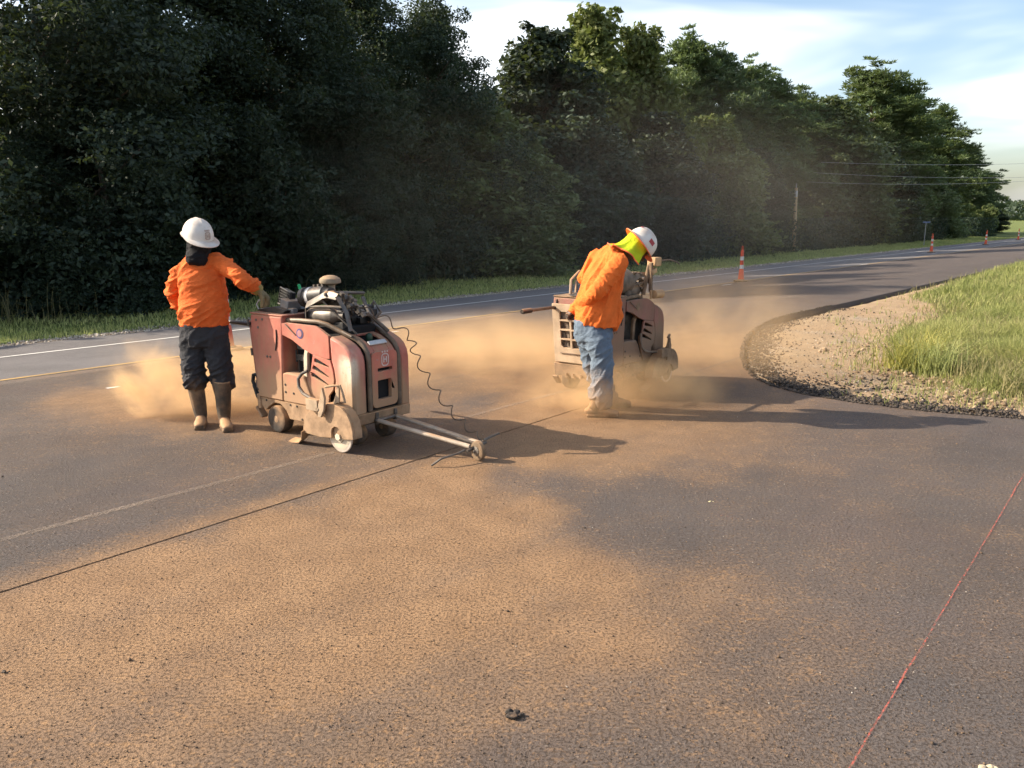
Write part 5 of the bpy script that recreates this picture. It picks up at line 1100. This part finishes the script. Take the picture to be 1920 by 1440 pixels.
bd.loft([J(1150, 484), J(1166, 478), J(1182, 472), hc - u_ * .06], [.085, .068, .062, .058], lat, 14)
bd.loft([J(1113, 605), J(1119, 570), J(1129, 536), J(1138, 508), J(1146, 488), J(1153, 480)], [(.15, .12), (.16, .14), (.165, .13), (.165, .11), (.13, .09), (.06, .06)], lat, 18)
bd.loft([RS, RE, RW], [.052, .045, .032], n=12, round_=True); bd.loft([LS, LE, LW], [.052, .045, .032], n=12, round_=True); hand(bd, LW, (.6, .2, -.7), (.3, -.9, 0), (.3, .3, .8), .6)
bd.loft([J(1117, 625, -.09), RK, RA, Vector((RA.x, ft.y + .05, .10))], [.09, .07, .05, .045], n=12, round_=True); bd.loft([J(1105, 625, .09), LK, LA, Vector((LA.x, 7.57, .10))], [.09, .07, .05, .045], n=12, round_=True)
bd.loft([Vector((RA.x, ft.y + .05, .09)), Vector((ft.x + .08, ft.y + .03, .05))], [.042, .03], n=10, round_=True); bd.loft([Vector((LA.x, 7.57, .09)), Vector((LA.x + .14, 7.59, .05))], [.042, .03], n=10, round_=True)
hd = (grip + Vector((-.03, .0, -.005)) - RW).normalized(); hand(bd, RW, hd, Vector((.15, .55, -.8)), Vector((.3, .8, .5)), 1.15)
remesh(bd, "body", .0058, 3, None, M_skin, man2, org2)
for e in (-1, 1):
    ey = MB(); ey.lathe(HL(.074, e * .031, .004) - org2, f_, [(0, .011), (.006, .010), (.011, .004)], 10); ey.build("eye", M_eye, man2)
hat = helmet(man2, HL, org2, M_hat, True); hat["label"] = "white full-brim hard hat with orange rim and dark red sticker"
dome_patch(hat, HL, org2, -1.35 if HL(0, 1, 0).y > HL(0, 0, 0).y else 1.35, .098, [(-.026, -.020), (.026, -.020), (.026, .016), (-.026, .016)], M_sticker, "red_sticker")
dome_patch(hat, HL, org2, 3.0, .125, [(-.02, -.008), (.02, -.008), (.02, .008), (-.02, .008)], M_sticker, "faded_sticker")
# neck shade: a flared skirt from the brim over nape and shoulders, open at the face
b = MB(); vs = []; fs = []; n_, m_ = 30, 9; s_ax = f_.normalized().cross(u_); bx = (f_ - u_ * f_.dot(u_)).normalized(); tgt = J(1150, 478)
for i in range(m_ + 1):
    t = i / m_
    for k in range(n_ + 1):
        a = R(180 - 118 + 236 * k / n_); x, y = math.cos(a), math.sin(a); p0 = HL(-.012 + .138 * x, .115 * y, .022)
        back = max(0, -x); flare = 1.0 + .38 * t * (1 - back * .3); p1 = HL(-.02 + .135 * x * flare, .150 * y * flare, -.125 - .015 * back)
        p1 = p1.lerp(Vector((J(1138, 462).x, p1.y, J(1138, 462).z)), .75 * back ** 1.2); p = p0.lerp(p1, t) + Vector((0, 0, 1)) * (-.035 * math.sin(math.pi * t) * back)
        rip = .018 * t * math.sin(k * 1.25 + 2 * t) + .006 * mnoise.noise(Vector((k * .5, t * 4, 1))); p += (HL(x, y, 0) - HL(0, 0, 0)).normalized() * rip; vs.append(p - org2)
for i in range(m_):
    for k in range(n_): q = i * (n_ + 1) + k; fs.append((q, q + 1, q + n_ + 2, q + n_ + 1))
b.add(vs, fs); me = bpy.data.meshes.new("neck_shade"); me.from_pydata(b.v, [], b.f); me.shade_smooth(); o = link("neck_shade", me, M_hv, man2); sm = o.modifiers.new("s", "SOLIDIFY"); sm.thickness = .004; o.modifiers.new("u", "SUBSURF").render_levels = 1; o["label"] = "yellow-green neck shade hanging from the hard hat"
b = MB(); rim = [Vector(vs[m_ * (n_ + 1) + k]) for k in range(n_ + 1)]; b.tube(rim, .006, 6); b.build("orange_hem", M_brim, o)
tag(man2, "worker in orange shirt and jeans bending over, yellow neck shade under a white hard hat", "person", "road workers")
#PART6
# ================================================================== SMALL THINGS ON THE GROUND
def lump(name, px, py, r, m, label, cat, flat=.6, seed=1, n=7):
    mb = MB(); rd_ = random.Random(seed); c = gp(px, py); bm = bmesh.new()
    for k in range(n):
        q = Vector((rd_.gauss(0, r * .7), rd_.gauss(0, r * .4), r * .25 * rd_.random())); s_ = r * rd_.uniform(.3, .6)
        mt = Matrix.Translation(q + Vector((0, 0, s_ * flat * .7))) @ Matrix.Diagonal((s_, s_ * .8, s_ * flat, 1)); bmesh.ops.create_icosphere(bm, subdivisions=2, radius=1, matrix=mt)
    for v in bm.verts: v.co += v.normal * (r * .16 * mnoise.noise(v.co * (2.2 / r)))
    me = bpy.data.meshes.new(name); bm.to_mesh(me); bm.free()
    o = bpy.data.objects.new(name, me); col.objects.link(o); md = o.modifiers.new("r", "REMESH"); md.mode = "VOXEL"; md.voxel_size = r * .09
    dg = bpy.context.evaluated_depsgraph_get(); nm = bpy.data.meshes.new_from_object(o.evaluated_get(dg)); bpy.data.objects.remove(o); nm.name = name
    o = link(name, nm, m); o.location = c; return tag(o, label, cat)
lump("asphalt_clod", 968, 1342, .026, plain("clod_asphalt", (.035, .030, .026), .8, .6, 60, 0, .8, .3, -.15), "dark crumbly asphalt clod alone on the dusty foreground", "clod", .6, 3, 12)
lump("pale_stone", 1850, 1442, .026, plain("pale_stone", (.50, .41, .27), .8, .2, 20, 0, .5), "pale yellowish stone at the bottom right corner", "stone", .5, 5, 5)
lump("yellow_scrap", 1333, 941, .016, plain("yellow_scrap", (.70, .62, .34), .8, .15), "tiny pale yellow scrap lying on the dark asphalt patch", "scrap", .3, 7, 3)
lump("pebble", 12, 1261, .014, plain("clod_asphalt", (.06, .05, .042)), "small pebble near the left edge of the dusty foreground", "pebble", .7, 9, 4)
lump("pebble", 1368, 1102, .008, plain("clod_asphalt", (.06, .05, .042)), "small dark pebble in the middle of the right foreground", "pebble", .7, 10, 3)

# ================================================================== DUST IN THE AIR
def dust_cloud(loc, rad, dens, label, rz=0.0, nsc=1.6, lo=.40, hi=.72, col_=(.95, .69, .40), soft=1.0, seed=0.0, floor=0.0, tilt=(0, 0), fall=1.0):
    bm = bmesh.new(); bmesh.ops.create_icosphere(bm, subdivisions=3, radius=1.0); me = bpy.data.meshes.new("dust_cloud"); bm.to_mesh(me); bm.free()
    n = NT("airborne_dust"); n.t.nodes.remove(n.b); P = n.co("Object"); r_ = n.n("ShaderNodeVectorMath", {0: P}, operation="LENGTH").outputs["Value"]
    body = n.rng(r_, 1.0, 1.0 - soft, 0, 1); W_ = n.n("ShaderNodeVectorMath", {0: n.co("Object"), 1: tuple(rad)}, operation="MULTIPLY").outputs["Vector"]
    W_ = n.n("ShaderNodeVectorMath", {0: W_, 1: (seed, seed * 1.7, seed * .3)}, operation="ADD").outputs["Vector"]
    no = n.rng(n.noise(nsc, 5, .58, W_, .6), lo, hi, floor, 1)
    d_ = n.math("MULTIPLY", n.math("MULTIPLY", n.math("POWER", body, fall), no), dens)
    pv = n.n("ShaderNodeVolumePrincipled", {"Color": (*col_, 1), "Density": d_, "Anisotropy": .25}); n.t.links.new(pv.outputs[0], n.out.inputs["Volume"])
    o = link("dust_cloud", me, n.m); o.location = loc; o.scale = rad; o.rotation_euler = (tilt[0], tilt[1], rz); return tag(o, label, "dust", kind="stuff")
q = at(345, 722, 7.35); dust_cloud((q.x, q.y, .23), (.85, .50, .40), 4.2, "dense tan dust plume blown out behind the left worker's legs", 0.1, 3.0, .38, .66, seed=3, soft=.85, tilt=(0, R(10)))
q = at(248, 728, 7.2); dust_cloud((q.x, q.y, .21), (.15, .20, .34), 5.5, "thick wedge of dust at the left tip of the plume", 0, 4.5, .36, .62, seed=8, soft=.6, tilt=(0, R(-36)))
q = at(300, 690, 7.5); dust_cloud((q.x, q.y, .40), (.62, .40, .30), 3.2, "thin wisps of dust above the plume left of the left worker", .2, 4.0, .42, .68, seed=15, soft=.95, tilt=(0, R(14)))
q = at(455, 720, 7.6); dust_cloud((q.x, q.y, .25), (.75, .55, .50), 5.0, "tan dust hanging between the left worker and the red saw", 0, 2.4, .34, .68, seed=12, soft=.9)
dust_cloud((-.1, 9.6, .15), (3.0, 2.0, .62), 1.15, "low dust drifting over the asphalt between the two saws", 0.2, 1.3, .34, .70, seed=5, soft=.95)
dust_cloud((1.05, 7.65, .10), (1.25, .85, .42), 3.2, "dust swirling round the right worker's boots and the brown saw's wheels", .5, 2.2, .32, .66, seed=21, soft=.85)
dust_cloud((2.35, 9.5, .45), (1.7, 1.7, .85), .75, "dust drifting right of the brown saw towards the gravel island", .3, 1.1, .35, .7, seed=31, soft=.9)
q = xy(25, 13, 1.8); dust_cloud(q, (19, 7.5, 4.6), .0095, "thin brown dust haze over the highway before the pines", h2, .16, .30, .7, (.93, .83, .71), .95, seed=41, floor=.35)
q = xy(330, 8, 3); dust_cloud(q, (30, 14, 7), .05, "far pale dust cloud at the end of the road", h2, .1, .3, .7, (.85, .74, .58), .95, seed=51, floor=.4)
